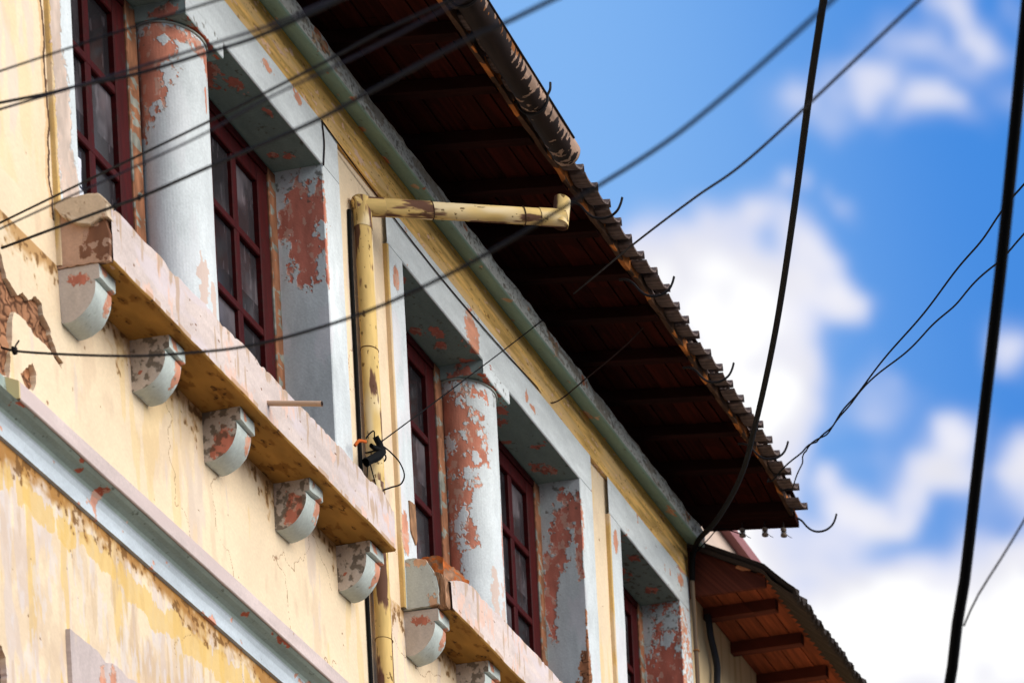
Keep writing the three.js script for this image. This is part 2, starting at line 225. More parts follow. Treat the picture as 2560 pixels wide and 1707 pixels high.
// frieze of gold paint, then the crown cornice
{
  const FX = X0, len = XE - FX;
  const frieze = sweep([[0.0, 13.735], [0.027, 13.735], [SUR, 13.738], [SUR, 13.87], [SUR, 13.994]], 'x', FX, XE, 120);
  rough(frieze, 0.0016, 6);
  mesh('frieze', frieze, tex(0.289, len, 197, (s, x, o) => {
    const st = fbm(s * 46, x * 4.5, 4), gr = fbm(s * 120, x * 26, 3), y = s; let k = 0.97 + (st - 0.5) * 0.5 + (gr - 0.5) * 0.12; let c = [GOLD[0] * k, GOLD[1] * k, GOLD[2] * k], h = 0.5 + (st - 0.5) * 0.5;
    c = mix(c, [226, 190, 138], 0.62 * sst(0.42, 0.62, fbm(s * 18 + 4, x * 2.2, 4) + (0.13 - s) * 0.9));
    const p = fbm(s * 40 + 9, x * 15, 5), near = sst(16.0, 16.5, x + FX) * sst(18.6, 17.9, x + FX); if (p > 0.715 - 0.075 * near) { c = mix([226, 186, 158], c, 0.1); h = 0.15; } else if (p > 0.69 - 0.075 * near) { c = mix(c, [150, 104, 52], 0.35); }
    const q = fbm(s * 70 + 2, x * 30 + 8, 3); if (q > 0.745) c = mix(c, [110, 74, 36], 0.6);
    if (s > 0.279) c = [236, 196, 92];
    o.c = c; o.h = h;
  }, { bump: 0.004 }), house);
  const crown = sweep(dense([[SUR + 0.002, 13.9955], [0.16, 13.947], [0.17, 13.952], [0.171, 14.068], [0.16, 14.078], [0.0, 14.085]], 0.03), 'x', FX, XE + 0.012, 420, { crease: 0.35 });
  rough(crown, 0.012, 16, (x, y, z) => (y > 14.03 && z > 0.1 ? 1 : y > 13.96 && z > 0.15 ? 0.35 : 0.04));
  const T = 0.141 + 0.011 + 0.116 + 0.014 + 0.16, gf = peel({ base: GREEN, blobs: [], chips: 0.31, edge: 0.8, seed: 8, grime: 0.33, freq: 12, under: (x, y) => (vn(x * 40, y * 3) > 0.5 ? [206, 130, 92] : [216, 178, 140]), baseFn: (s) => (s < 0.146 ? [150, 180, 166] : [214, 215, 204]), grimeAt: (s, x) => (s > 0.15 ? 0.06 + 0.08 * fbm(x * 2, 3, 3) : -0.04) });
  const fcr = (s, x, o) => { gf(s, x, o); if (s > 0.15) { const q = fbm(s * 90, x * 50, 3); if (q > 0.6) o.c = mix(o.c, [92, 80, 64], 0.45); const r = fbm(s * 14 + 3, x * 5, 4) + (s - 0.2) * 1.2; if (r > 0.6) o.c = mix(o.c, [136, 124, 106], 0.55); } };
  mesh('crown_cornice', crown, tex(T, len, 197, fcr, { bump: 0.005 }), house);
  mesh('cornice_end', sweep([[0, 13.99], [SUR, 13.992], [0.16, 13.947], [0.17, 13.952], [0.17, 14.07], [0, 14.07]], 'x', XE + 0.002, XE + 0.014, 1, { caps: true }), flat([168, 160, 140]), house);
}
// lower string course
{
  const len = XE - X0, prof = dense([[0.0, 10.425], [0.06, 10.40], [0.07, 10.29], [0.118, 10.284], [0.098, 10.272], [0.07, 10.262], [0.046, 10.25], [0.03, 10.228], [0.022, 10.2], [0.02, 10.132], [0.0, 10.128]], 0.02);
  const g = sweep(prof, 'x', X0, XE, 160); rough(g, 0.002, 7);
  let T = 0; for (let i = 1; i < prof.length; i++) T += Math.hypot(prof[i][0] - prof[i - 1][0], prof[i][1] - prof[i - 1][1]);
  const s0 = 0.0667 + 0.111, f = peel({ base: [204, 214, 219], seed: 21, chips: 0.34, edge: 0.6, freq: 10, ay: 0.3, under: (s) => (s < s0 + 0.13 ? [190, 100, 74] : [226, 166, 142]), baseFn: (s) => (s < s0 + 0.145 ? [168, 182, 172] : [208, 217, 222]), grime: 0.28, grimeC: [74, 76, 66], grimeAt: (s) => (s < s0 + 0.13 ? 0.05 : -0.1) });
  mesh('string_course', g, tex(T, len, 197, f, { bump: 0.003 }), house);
  const fa = sweep(dense([[0.0, 10.43], [0.126, 10.378], [0.131, 10.372], [0.131, 10.291], [0.127, 10.287], [0.05, 10.287]], 0.03), 'x', 13.85, XE, 160); rough(fa, 0.002, 8);
  mesh('string_fascia', fa, tex(0.31, XE - 13.85, 190, peel({ base: [222, 202, 193], seed: 5, wash: [204, 184, 176], washK: 0.7, chips: 0.08, under: [190, 150, 120] }), { bump: 0.003 }), house);
  mesh('fascia_end', sweep([[0.0, 10.428], [0.127, 10.376], [0.1305, 10.37], [0.1305, 10.292], [0.0, 10.288]], 'x', 13.842, 13.851, 1, { caps: true }), flat([216, 194, 142]), house);
}

// window surrounds: lintel, jambs, capital and column per bay
const soffitBlobs = [[[[2.05, 0.05, 0.16, 0.06]], 0], []];
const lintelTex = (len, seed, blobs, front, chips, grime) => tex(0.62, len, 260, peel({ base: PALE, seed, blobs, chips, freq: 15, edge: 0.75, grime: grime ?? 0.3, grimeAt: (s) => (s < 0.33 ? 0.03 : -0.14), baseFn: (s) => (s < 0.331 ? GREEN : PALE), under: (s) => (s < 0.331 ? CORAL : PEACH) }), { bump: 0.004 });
const jambTex = (w, h, seed, blobs, keep, under, mud) => tex(w, h, 260, peel({ base: PALE, seed, blobs, keep, freq: 13, edge: 0.55, grime: 0.3, baseFn: (s, y) => (s < 0.325 ? [206, 213, 211] : PALE), under: (s) => (s < 0.328 ? (under ?? CORAL) : PEACH), grimeAt: (s, y) => (s < 0.33 ? (y > h - 0.22 ? 0.1 : -0.12) : -0.16), wash: [214, 206, 208], washK: 0.35, chips: 0.06, post: mud && ((x, y, c, n) => { if (blob(x, y, mud) + n * 1.1 > 0) { const k = 0.7 + 0.6 * fbm(x * 20, y * 16, 4), e = Math.abs(fbm(x * 16 + 3, y * 22, 3) - 0.5); return e < 0.025 ? [58, 36, 24] : [166 * k, 112 * k, 78 * k]; } }) }), { bump: 0.004 });
const lintelSpec = [
  { blobs: [[0.16, 1.9, 0.05, 0.05], [0.1, 1.98, 0.06, 0.06], [0.22, 2.02, 0.05, 0.07], [0.28, 2.3, 0.02, 0.05], [0.2, 2.7, 0.03, 0.04], [0.12, 2.66, 0.03, 0.03], [0.22, 1.52, 0.06, 0.07], [0.52, 2.2, 0.03, 0.06], [0.56, 2.55, 0.03, 0.05]], chips: 0.17 },
  { blobs: [[0.25, 0.35, 0.03, 0.05], [0.18, 0.5, 0.03, 0.04], [0.12, 0.62, 0.04, 0.04], [0.1, 0.9, 0.05, 0.05], [0.2, 0.92, 0.04, 0.06], [0.17, 1.08, 0.05, 0.05], [0.45, 1.14, 0.14, 0.09], [0.4, 1.22, 0.1, 0.05], [0.25, 1.3, 0.06, 0.06], [0.1, 1.75, 0.08, 0.08], [0.2, 1.85, 0.05, 0.08], [0.13, 2.0, 0.06, 0.05], [0.18, 2.62, 0.06, 0.06], [0.12, 2.58, 0.05, 0.05], [0.45, 1.95, 0.04, 0.03], [0.42, 2.05, 0.02, 0.05]], chips: 0.2 },
  { blobs: [[0.24, 0.32, 0.06, 0.08], [0.12, 0.45, 0.07, 0.06], [0.25, 0.62, 0.05, 0.05], [0.1, 0.8, 0.06, 0.1], [0.2, 1.1, 0.05, 0.05], [0.5, 1.32, 0.06, 0.05], [0.6, 1.36, 0.05, 0.1]], chips: 0.26, grime: 0.42 }];
const jambSpec = [
  { blobs: [[0.18, 1.62, 0.13, 0.2], [0.2, 1.45, 0.1, 0.2], [0.3, 1.65, 0.03, 0.25], [0.33, 1.5, 0.015, 0.3]], keep: [[0.3, 1.56, 0.035, 0.05]] },
  { blobs: [[0.24, 1.72, 0.1, 0.14], [0.17, 1.5, 0.09, 0.16], [0.1, 1.28, 0.06, 0.2], [0.08, 1.05, 0.05, 0.2], [0.3, 1.5, 0.03, 0.25]], keep: [[0.25, 1.45, 0.03, 0.05]], mud: [[0.31, 0.86, 0.05, 0.14], [0.325, 1.05, 0.012, 0.22], [0.29, 0.72, 0.07, 0.1]] },
  { blobs: [[0.18, 0.85, 0.34, 1.15]], keep: [[0.25, 1.78, 0.06, 0.08], [0.22, 1.66, 0.05, 0.06], [0.08, 1.72, 0.05, 0.18], [0.03, 1.2, 0.025, 0.9]], under: [198, 114, 94] }];
for (const o of OPEN) {
  const xl = o.x0 - 0.2, xr = o.id === 2 ? XE : o.x1 + 0.2, len = xr - xl;
  const lintel = sweep(dense([[BACK - 0.02, SOF], [SUR - 0.006, SOF], [SUR, SOF + 0.006], [SUR, 13.737], [0.0, 13.737]], 0.06), 'x', xl, xr, Math.round(len * 26), { crease: 0.9 }); rough(lintel, 0.003, 6);
  const ls = lintelSpec[o.id];
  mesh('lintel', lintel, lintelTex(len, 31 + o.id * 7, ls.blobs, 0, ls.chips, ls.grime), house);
  const H = SOF - 11.28, jt = (seed, sp) => jambTex(0.56, H, seed, sp.blobs, sp.keep, sp.under, sp.mud);
  // right jamb: the side that faces down the street, then its front
  const sp = { ...jambSpec[o.id], blobs: jambSpec[o.id].blobs.map(([a, b, c, d]) => [a, b + 0.27, c, d]), keep: jambSpec[o.id].keep.map(([a, b, c, d]) => [a, b + 0.27, c, d]) };
  const jr = sweep(dense([[o.x1, BACK - 0.02], [o.x1, SUR - 0.006], [o.x1 + 0.006, SUR], [xr, SUR], [xr, -0.02]], 0.07), 'y', 11.28, SOF - 0.001, 60, { crease: 0.9 }); rough(jr, 0.003, 6, (x, y, z) => (z > 0.02 || z < -0.25 || x > o.x1 - 0.01 ? 1 : 1));
  mesh('jamb', jr, jt(51 + o.id * 5, sp), house);
  const jl = sweep(dense([[o.x0, BACK - 0.02], [o.x0, SUR - 0.004], [o.x0 - 0.004, SUR], [xl + 0.003, SUR], [xl, SUR - 0.004], [xl, -0.02]], 0.07), 'y', 11.28, SOF - 0.001, 60, { crease: 0.9 }); rough(jl, 0.003, 6);
  mesh('jamb', jl, tex(0.6, H, 240, peel({ base: PALE, seed: 71 + o.id, baseFn: (s, y) => (s > 0.535 ? [226, 188, 120] : PALE), under: o.id ? PEACH : [212, 190, 172], blobs: o.id === 0 ? [[0.5, 1.2, 0.05, 0.5], [0.47, 0.7, 0.07, 0.5], [0.42, 0.4, 0.06, 0.3]] : [[0.5, 0.45, 0.05, 0.14], [0.45, 2.05, 0.04, 0.08]], edge: 0.35, freq: 10, ay: 0.5, grime: 0.2, wash: [226, 214, 214], washK: 0.4 }), { bump: 0.004 }), house);
  if (o.c) {
    const [cx, r] = o.c, bx0 = cx - 0.2, bx1 = cx + 0.185;
    const blk = sweep(dense([[BACK - 0.01, SOF - 0.086], [SUR - 0.007, SOF - 0.086], [SUR - 0.001, SOF - 0.08], [SUR - 0.001, SOF + 0.03]], 0.05), 'x', bx0, bx1, 14, { crease: 0.9 }); rough(blk, 0.003, 7);
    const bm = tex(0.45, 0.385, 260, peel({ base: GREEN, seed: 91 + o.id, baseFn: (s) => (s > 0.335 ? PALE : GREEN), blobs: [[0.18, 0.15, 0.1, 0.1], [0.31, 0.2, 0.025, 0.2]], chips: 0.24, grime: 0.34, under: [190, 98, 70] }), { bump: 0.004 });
    const cap = group('capital', house);
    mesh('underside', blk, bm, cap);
    const cheekT = tex(0.33, 0.11, 260, peel({ base: [160, 176, 170], seed: 95 + o.id, blobs: [[0.2, 0.03, 0.09, 0.04]], chips: 0.2, grime: 0.36 }), { bump: 0.004 });
    for (const x of [bx0 + 0.002, bx1 - 0.002]) { const side = new THREE.PlaneGeometry(0.33, 0.11, 8, 4); side.rotateY(-Math.PI / 2); side.translate(x, SOF - 0.031, BACK + 0.164); mesh('cheek', side, cheekT, cap); }
    const pts = []; const rr = (t) => [cx + r * Math.cos(t), -0.19 + r * Math.sin(t)];
    for (let t = 215; t >= -35; t -= 5) pts.push(rr(t * Math.PI / 180));
    pts.unshift([pts[0][0] + 0.0, BACK - 0.02]); pts.push([pts[pts.length - 1][0], BACK - 0.02]);
    const CH = SOF - 0.086 - 11.28, col = sweep(pts, 'y', 11.28, SOF - 0.087, 70, { crease: 1.2 }); rough(col, 0.0035, 3.5);
    const CL = 0.02 + r * 250 / 180 * Math.PI + 0.02, c0 = CH;   // arc length: left side at about 0.13, front at 0.43
    const cb = o.id === 0 ? { blobs: [[0.12, c0 - 0.17, 0.16, 0.14], [0.1, c0 - 0.34, 0.1, 0.2], [0.26, c0 - 0.06, 0.16, 0.04], [0.42, c0 - 0.07, 0.1, 0.05], [0.5, c0 - 0.1, 0.05, 0.07], [0.05, c0 - 0.5, 0.05, 0.2], [0.46, c0 - 0.33, 0.012, 0.06]], keep: [[0.2, c0 - 0.1, 0.03, 0.02], [0.36, c0 - 0.17, 0.08, 0.05]] }
      : { blobs: [[0.13, c0 - 0.22, 0.16, 0.2], [0.13, c0 - 0.5, 0.15, 0.26], [0.27, c0 - 0.4, 0.09, 0.2], [0.12, c0 - 0.8, 0.1, 0.26], [0.3, c0 - 0.1, 0.1, 0.07], [0.08, c0 - 1.15, 0.07, 0.25], [0.2, c0 - 0.98, 0.06, 0.1], [0.48, c0 - 1.0, 0.012, 0.3]], keep: [[0.28, c0 - 0.14, 0.12, 0.05], [0.1, c0 - 0.42, 0.05, 0.06], [0.2, c0 - 0.62, 0.05, 0.05], [0.26, c0 - 0.5, 0.03, 0.04], [0.14, c0 - 0.9, 0.06, 0.1], [0.3, c0 - 0.34, 0.03, 0.03]] };
    mesh('column', col, tex(CL, CH, 300, peel({ base: PALE, seed: 101 + o.id * 3, ...cb, under: (s, y) => [214, 138, 112], edge: 0.6, freq: 14, grime: 0.2, grimeAt: (s, y) => (y > CH - 0.12 ? 0.16 : -0.1), wash: [208, 206, 206], washK: 0.3, post: (s, y, c, n) => { const f = blob(s, y, [[0.36, 0.75, 0.03, 0.16], [0.44, 0.6, 0.03, 0.2], [0.4, 0.45, 0.04, 0.1]]) + n * 1.4; if (f > 0) return [208, 186, 172]; } }), { bump: 0.004 }), house);
    const rim = []; for (let t = 205; t >= -25; t -= 6) rim.push([cx + (r + 0.006) * Math.cos(t * Math.PI / 180), SOF - 0.094, -0.19 + (r + 0.006) * Math.sin(t * Math.PI / 180)]);
    mesh('column_rim', tube(rim, 0.006, 6, 60), flat([176, 182, 170]), house);
  }
}

// windows: maroon casements, dusty panes
const maroon = tex(1, 1, 220, (x, y, o) => { const k = 0.8 + 0.4 * fbm(x * 60, y * 6, 3), q = fbm(x * 40, y * 30 + 5, 4); o.c = [62 * k, 9 * k, 10 * k]; if (q > 0.7) o.c = [54, 26, 22]; o.h = k - 0.5; }, { repeat: true, rough: 0.6, bump: 0.002, spec: 0.25 });
const bareWood = tex(0.5, 2, 200, (x, y, o) => { const k = 0.7 + 0.6 * fbm(x * 70, y * 5, 4), q = fbm(x * 22, y * 9 + 3, 4); o.c = q > 0.53 ? [128 * k, 128 * k, 118 * k] : [136 * k, 92 * k, 66 * k]; o.h = k - 0.4; }, { repeat: true, bump: 0.003 });
const paneTex = (seed, k0) => { const m = tex(0.9, 0.9, 220, (x, y, o) => { const d = fbm(x * 5 + seed, y * 3 + seed, 5), e = fbm(x * 40 + seed, y * 9, 3), k = k0 * (0.55 + 1.1 * sst(0.35, 0.7, d)) + 22 * sst(0.62, 0.72, e); o.c = [26 + k, 24 + k * 0.93, 26 + k * 0.95]; }, { repeat: true, rough: 0.14, spec: 0.55 }); return m; };
const panes = [paneTex(2, 30), paneTex(8, 12), paneTex(15, 42)];
const bev = (x0, x1, y0, y1, z0, z1) => { const b = 0.006, s = new THREE.Shape([[x0 + b, y0], [x1 - b, y0], [x1, y0 + b], [x1, y1 - b], [x1 - b, y1], [x0 + b, y1], [x0, y1 - b], [x0, y0 + b]].map((p) => new THREE.Vector2(...p))); const g = new THREE.ExtrudeGeometry(s, { depth: z1 - z0 - 2 * b, bevelEnabled: true, bevelThickness: b, bevelSize: b, bevelOffset: -b, bevelSegments: 1 }); g.translate(0, 0, z0 + b); return g; };
function windowIn(a, b, rightFrame) {
  const w = group('window', house); w.userData.label = 'maroon casement window with dusty panes';
  const zf = -0.30, y0 = SILL - 0.12, y1 = SOF - 0.012, fr = rightFrame;
  mesh('frame', bev(b - fr, b + 0.004, y0, y1, zf - 0.05, zf + 0.03), bareWood, w);
  mesh('frame', bev(a - 0.004, a + 0.06, y0, y1, zf - 0.05, zf + 0.03), bareWood, w);
  mesh('head', bev(a + 0.06, b - fr, y1 - 0.05, y1, zf - 0.05, zf + 0.028), maroon, w);
  const L = a + 0.062, R = b - fr - 0.002, M = R - 0.7, top = y1 - 0.052, bars = [12.905, 12.44, 11.975];
  for (const [p, q] of [[L, M - 0.002], [M + 0.002, R]]) {
    const st = 0.08, mid = (p + q) / 2 - 0.012;
    mesh('stile', bev(p, p + st, y0, top, zf - 0.03, zf + 0.02), maroon, w); mesh('stile', bev(q - 0.11, q, y0, top, zf - 0.03, zf + 0.02), maroon, w);
    mesh('rail', bev(p + st, q - 0.11, top - 0.1, top, zf - 0.028, zf + 0.016), maroon, w);
    mesh('glazing_bar', bev(mid - 0.027, mid + 0.027, y0, top - 0.1, zf - 0.025, zf + 0.012), maroon, w);
    let lo = top - 0.1;
    for (const y of [...bars, y0]) {
      if (y > y0) mesh('glazing_bar', bev(p + st, q - 0.11, y - 0.024, y + 0.024, zf - 0.024, zf + 0.014), maroon, w);
      for (const [u, v] of [[p + st, mid - 0.027], [mid + 0.027, q - 0.11]]) { const g = new THREE.BoxGeometry(v - u + 0.01, lo - y + 0.01, 0.004); g.translate((u + v) / 2, (lo + y) / 2, zf - 0.018); { const p = g.attributes.position, q = g.attributes.uv; for (let t = 0; t < p.count; t++) q.setXY(t, p.getX(t) / 0.9, p.getY(t) / 0.9); } mesh('pane', g, panes[Math.floor(u * 37 + y * 11) % 3], w); }
      lo = y;
    }
  }
}
windowIn(14.635, 15.775, 0.1);
{ const w = house.children.find((c) => c.name === 'window'), pm = flat([214, 216, 222], 0.8); for (const [a, b, c, d] of [[15.06, 15.185, 12.455, 12.57], [15.06, 15.225, 12.19, 12.34], [15.06, 15.235, 11.9, 12.175]]) { const g = new THREE.PlaneGeometry(b - a, d - c, 8, 8); rough(g, 0.006, 14); g.translate((a + b) / 2, (c + d) / 2, -0.309); mesh('paper_sheet', g, pm, w); } } windowIn(16.14, 17.24, 0.08); windowIn(18.225, 19.33, 0.085); windowIn(19.69, 20.81, 0.08); windowIn(21.5, 22.595, 0.08);

// ledges on brackets
const ledgeMat = (len, seed) => { const f = peel({ base: PINK, seed, under: [224, 182, 158], chips: 0.05, edge: 0.6, wash: [212, 198, 198], washK: 0.6, post: (s, x, c, n) => mix(c, [226, 186, 164], 0.75 * sst(0.52, 0.6, fbm(s * 5 + seed, x * 9 + 4, 5) * 0.7 + fbm(s * 22, x * 60, 3) * 0.3)) });
  return tex(0.89, len, 240, (s, x, o) => { f(s, x, o); const sp = vn(s * 40 + seed, x * 21) * vn(s * 90, x * 60); if (s > 0.3 && s < 0.585 && sp > 0.75) { o.c = mix(o.c, [120, 82, 56], 0.8); o.h = 0.1; }
    if (s > 0.3 && s < 0.578) { const dr = fbm(x * 30 + seed, s * 4, 4) + (0.44 - s) * 1.1; if (dr > 0.62) o.c = mix(o.c, [178, 146, 116], 0.6 * sst(0.62, 0.7, dr)); if (s > 0.555 && fbm(x * 22, 9, 3) > 0.5) o.c = mix(o.c, [170, 130, 92], 0.5); }
    if (s > 0.578) { const k = 0.9 + 0.34 * (fbm(s * 9, x * 4 + seed, 4) - 0.5), q = fbm(s * 26, x * 13 + seed, 5), r = fbm(s * 60, x * 40, 3); o.c = [OCHRE[0] * k, OCHRE[1] * k, OCHRE[2] * k]; if (q > 0.5) o.c = mix(o.c, [126, 84, 36], sst(0.5, 0.66, q) * 0.75); if (q > 0.56 && r > 0.64) o.c = mix(o.c, [64, 44, 26], 0.7); o.h = 0.5 + (q - 0.5) * 0.5; } }, { bump: 0.005 }); };
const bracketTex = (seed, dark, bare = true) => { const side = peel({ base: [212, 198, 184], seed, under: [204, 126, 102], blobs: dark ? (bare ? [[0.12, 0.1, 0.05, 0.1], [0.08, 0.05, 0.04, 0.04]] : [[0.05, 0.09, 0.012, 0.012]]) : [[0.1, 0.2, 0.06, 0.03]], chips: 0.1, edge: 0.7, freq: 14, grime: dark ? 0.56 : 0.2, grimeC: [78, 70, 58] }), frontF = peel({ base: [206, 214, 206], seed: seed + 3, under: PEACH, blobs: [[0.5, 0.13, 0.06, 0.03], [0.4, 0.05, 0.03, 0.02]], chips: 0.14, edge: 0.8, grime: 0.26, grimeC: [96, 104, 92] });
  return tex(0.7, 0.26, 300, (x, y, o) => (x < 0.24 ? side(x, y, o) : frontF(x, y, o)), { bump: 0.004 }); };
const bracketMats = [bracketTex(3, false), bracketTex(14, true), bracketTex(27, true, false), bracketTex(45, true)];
function bracketGeo(x0, w, top) {
  const prof = [[0, top], [0.216, top], [0.22, top - 0.004], [0.22, top - 0.066], [0.214, top - 0.07], [0.186, top - 0.072]];
  for (let a = 0; a <= 90; a += 9) { const t = a * Math.PI / 180; prof.push([0.012 + 0.184 * Math.cos(t * 0.98), top - 0.08 - 0.185 * Math.sin(t)]); }
  prof.push([0, top - 0.262]);
  const g = sweep(prof, 'x', x0, x0 + w, 8, { crease: 0.5 }); let p = g.attributes.position, u = g.attributes.uv; for (let i = 0; i < p.count; i++) u.setXY(i, (0.24 + u.getX(i) * 0.45) / 0.7, (u.getY(i) * w) / 0.26);
  const caps = []; for (const x of [x0, x0 + w]) { const tri = THREE.ShapeUtils.triangulateShape(prof.map((q) => new THREE.Vector2(...q)), []), P = [], U = []; for (const t of tri) for (const i of t) { P.push(x, prof[i][1], prof[i][0]); U.push(prof[i][0] / 0.7, (prof[i][1] - top + 0.262) / 0.26); } const c = new THREE.BufferGeometry(); c.setAttribute('position', new THREE.Float32BufferAttribute(P, 3)); c.setAttribute('uv', new THREE.Float32BufferAttribute(U, 2)); c.computeVertexNormals(); caps.push(c); }
  return toCreasedNormals(rough(rough(mergeGeometries([g, ...caps]), 0.009, 8), 0.005, 22), 0.55);
}
for (const [lx0, lx1, seed, bx] of [[14.44, 17.385, 2, [14.449, 15.079, 15.776, 16.519, 17.228]], [18.05, 21.02, 9, [18.065, 18.754, 19.45, 20.15, 20.85]]]) {
  const led = group('window_ledge', house); led.userData.label = seed === 2 ? 'long pinkish ledge with a crumbled end' : 'pinkish ledge with a broken corner showing orange brick';
  const zt = 0.297, len = lx1 - lx0, cut = seed === 2 ? 0.02 : 0.06;
  const g = sweep(dense([[0.0, SILL + 0.01], [zt - 0.008, SILL], [zt, SILL - 0.006], [zt, 11.272], [zt - 0.006, 11.265], [0.0, 11.268]], 0.045), 'x', lx0 + cut, lx1, Math.round(len * 40), { crease: 0.8 });
  { const p = g.attributes.position; for (let i = 0; i < p.count; i++) { const x = p.getX(i), y = p.getY(i), z = p.getZ(i); if (z > 0.2) { const n = fbm(x * 9, 3 + seed, 4) - 0.5; if (y > 11.5) p.setY(i, y + n * 0.02 - (fbm(x * 24, seed, 3) > 0.62 ? 0.012 : 0)); const e = Math.max(0, 1 - (x - lx0 - cut) / 0.35); if (seed !== 2 && y > 11.45) p.setY(i, p.getY(i) - e * e * 0.12); const br = seed === 2 ? lx1 - x : 9; if (br < 0.12 && y > 11.45) p.setY(i, p.getY(i) - (0.12 - br) * 0.4); } } }
  rough(g, 0.006, 7); rough(g, 0.003, 30);
  mesh('slab', g, ledgeMat(len, seed), led);
  // near end: outer plaster gone towards the front, core left
  const endShape = seed === 2 ? [[0, 11.272], [0.286, 11.268], [0.288, 11.4], [0.275, 11.47], [0.2, 11.455], [0.12, 11.48], [0.06, 11.53], [0, 11.57]] : [[0, 11.275], [0.235, 11.285], [0.237, 11.36], [0.228, 11.45], [0.165, 11.555], [0.1, 11.58], [0, 11.585]];
  const es = new THREE.Shape(jag(endShape, 0.012, seed).getPoints()), eg = new THREE.ExtrudeGeometry(es, { depth: cut + 0.05, bevelEnabled: false }); // drawn in (z, y), then turned to face along the street
  { const p = eg.attributes.position, uv = new Float32Array(p.count * 2); for (let i = 0; i < p.count; i++) { const z = p.getX(i), y = p.getY(i), d = p.getZ(i); uv[2 * i] = z / 0.32; uv[2 * i + 1] = (y - 11.25) / 0.36; p.setXYZ(i, lx0 + d, y, z); } eg.setAttribute('uv', new THREE.BufferAttribute(uv, 2)); rough(eg, 0.005, 20); }
  mesh('end_face', eg, tex(0.32, 0.36, 300, seed === 2 ? peel({ base: [196, 158, 132], seed: 7, under: [128, 88, 66], blobs: [[0.24, 0.12, 0.1, 0.1]], chips: 0.3, edge: 0.6 }) : peel({ base: [204, 208, 198], seed: 17, under: [224, 176, 140], blobs: [[0.2, 0.06, 0.06, 0.04], [0.12, 0.3, 0.08, 0.03]], chips: 0.2, edge: 0.8, grime: 0.24 }), { bump: 0.006 }), led);
  if (seed === 2) { // cap of plaster still standing over the end
    const cs = new THREE.Shape(jag([[0.02, 11.56], [0.07, 11.5], [0.14, 11.462], [0.2, 11.455], [0.25, 11.478], [0.29, 11.478], [0.292, 11.55], [0.24, 11.595], [0.14, 11.6], [0.06, 11.6]], 0.014, 4).getPoints()), cg = new THREE.ExtrudeGeometry(cs, { depth: 0.06, bevelEnabled: true, bevelSize: 0.004, bevelThickness: 0.004, bevelSegments: 1 });
    const p = cg.attributes.position, uv = new Float32Array(p.count * 2); for (let i = 0; i < p.count; i++) { const z = p.getX(i), y = p.getY(i), d = p.getZ(i); uv[2 * i] = z / 0.32; uv[2 * i + 1] = (y - 11.25) / 0.36; p.setXYZ(i, lx0 - 0.016 + d, y, z); } cg.setAttribute('uv', new THREE.BufferAttribute(uv, 2)); rough(cg, 0.012, 12);
    mesh('plaster_cap', cg, tex(0.32, 0.36, 260, peel({ base: [214, 190, 160], seed: 19, chips: 0.36, under: [182, 146, 116], grime: 0.36, grimeC: [110, 84, 62] }), { bump: 0.006 }), led);
  } else { // brick laid bare in the broken corner
    const bg = new THREE.BoxGeometry(0.34, 0.15, 0.16, 24, 12, 12); rough(bg, 0.04, 8); rough(bg, 0.014, 30); bg.translate(18.24, 11.5, 0.185);
    mesh('brick', bg, tex(0.4, 0.4, 300, (x, y, o) => { const k = 0.75 + 0.5 * fbm(x * 14, y * 14, 4), q = fbm(x * 8 + 3, y * 8, 4); o.c = mix([184 * k, 100 * k, 48 * k], [150 * k, 112 * k, 86 * k], sst(0.46, 0.56, q)); o.h = fbm(x * 40, y * 40, 4); }, { repeat: true, bump: 0.01 }), led);
    const rb = led.children[led.children.length - 1].material, rr = mul(77); for (let q = 0; q < 9; q++) { const a = 0.022 + 0.03 * rr(), f = rough(new THREE.IcosahedronGeometry(a, 3).scale(1.4, 0.9, 1), a * 0.6, 26); f.translate(18.15 + rr() * 0.25, 11.49 + rr() * 0.08, 0.16 + rr() * 0.1); f.setAttribute('uv', new THREE.BufferAttribute(new Float32Array(f.attributes.position.count * 2).map((_, t) => f.attributes.position.array[(t >> 1) * 3 + (t & 1)] * 2.5), 2)); mesh('brick_fragment', f, rb, led); }
    const mg = new THREE.BoxGeometry(0.12, 0.2, 0.06, 10, 16, 6); rough(mg, 0.025, 16); mg.translate(18.115, 11.37, 0.245); mesh('mortar', mg, tex(0.3, 0.3, 260, (x, y, o) => { const k = 0.6 + 0.8 * fbm(x * 26, y * 14, 4); o.c = [150 * k, 112 * k, 84 * k]; o.h = k; }, { repeat: true, bump: 0.01 }), led);
  }
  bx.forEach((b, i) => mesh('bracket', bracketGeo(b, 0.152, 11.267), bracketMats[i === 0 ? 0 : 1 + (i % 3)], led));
}
// mud showing where a jamb foot has broken
{
  const add = (pts, z, x, sd) => { const g = new THREE.ExtrudeGeometry(new THREE.Shape(jag(pts, 0.012, sd).getPoints()), { depth: 0.006, bevelEnabled: true, bevelSize: 0.003, bevelThickness: 0.003, bevelSegments: 1 }); rough(g, 0.004, 30); g.translate(0, 0, SUR); mesh('broken_patch', planar(g, 18, 11, 4, 4), tex(4, 4, 180, (u, v, o) => { const k = 0.6 + 0.7 * fbm(u * 24, v * 12, 4); o.c = [172 * k, 128 * k, 92 * k]; o.h = k; }, { bump: 0.01 }), house); };
  add([[18.14, 11.98], [18.215, 11.99], [18.222, 11.8], [18.2, 11.74], [18.15, 11.8]], 0, 0, 3);
}

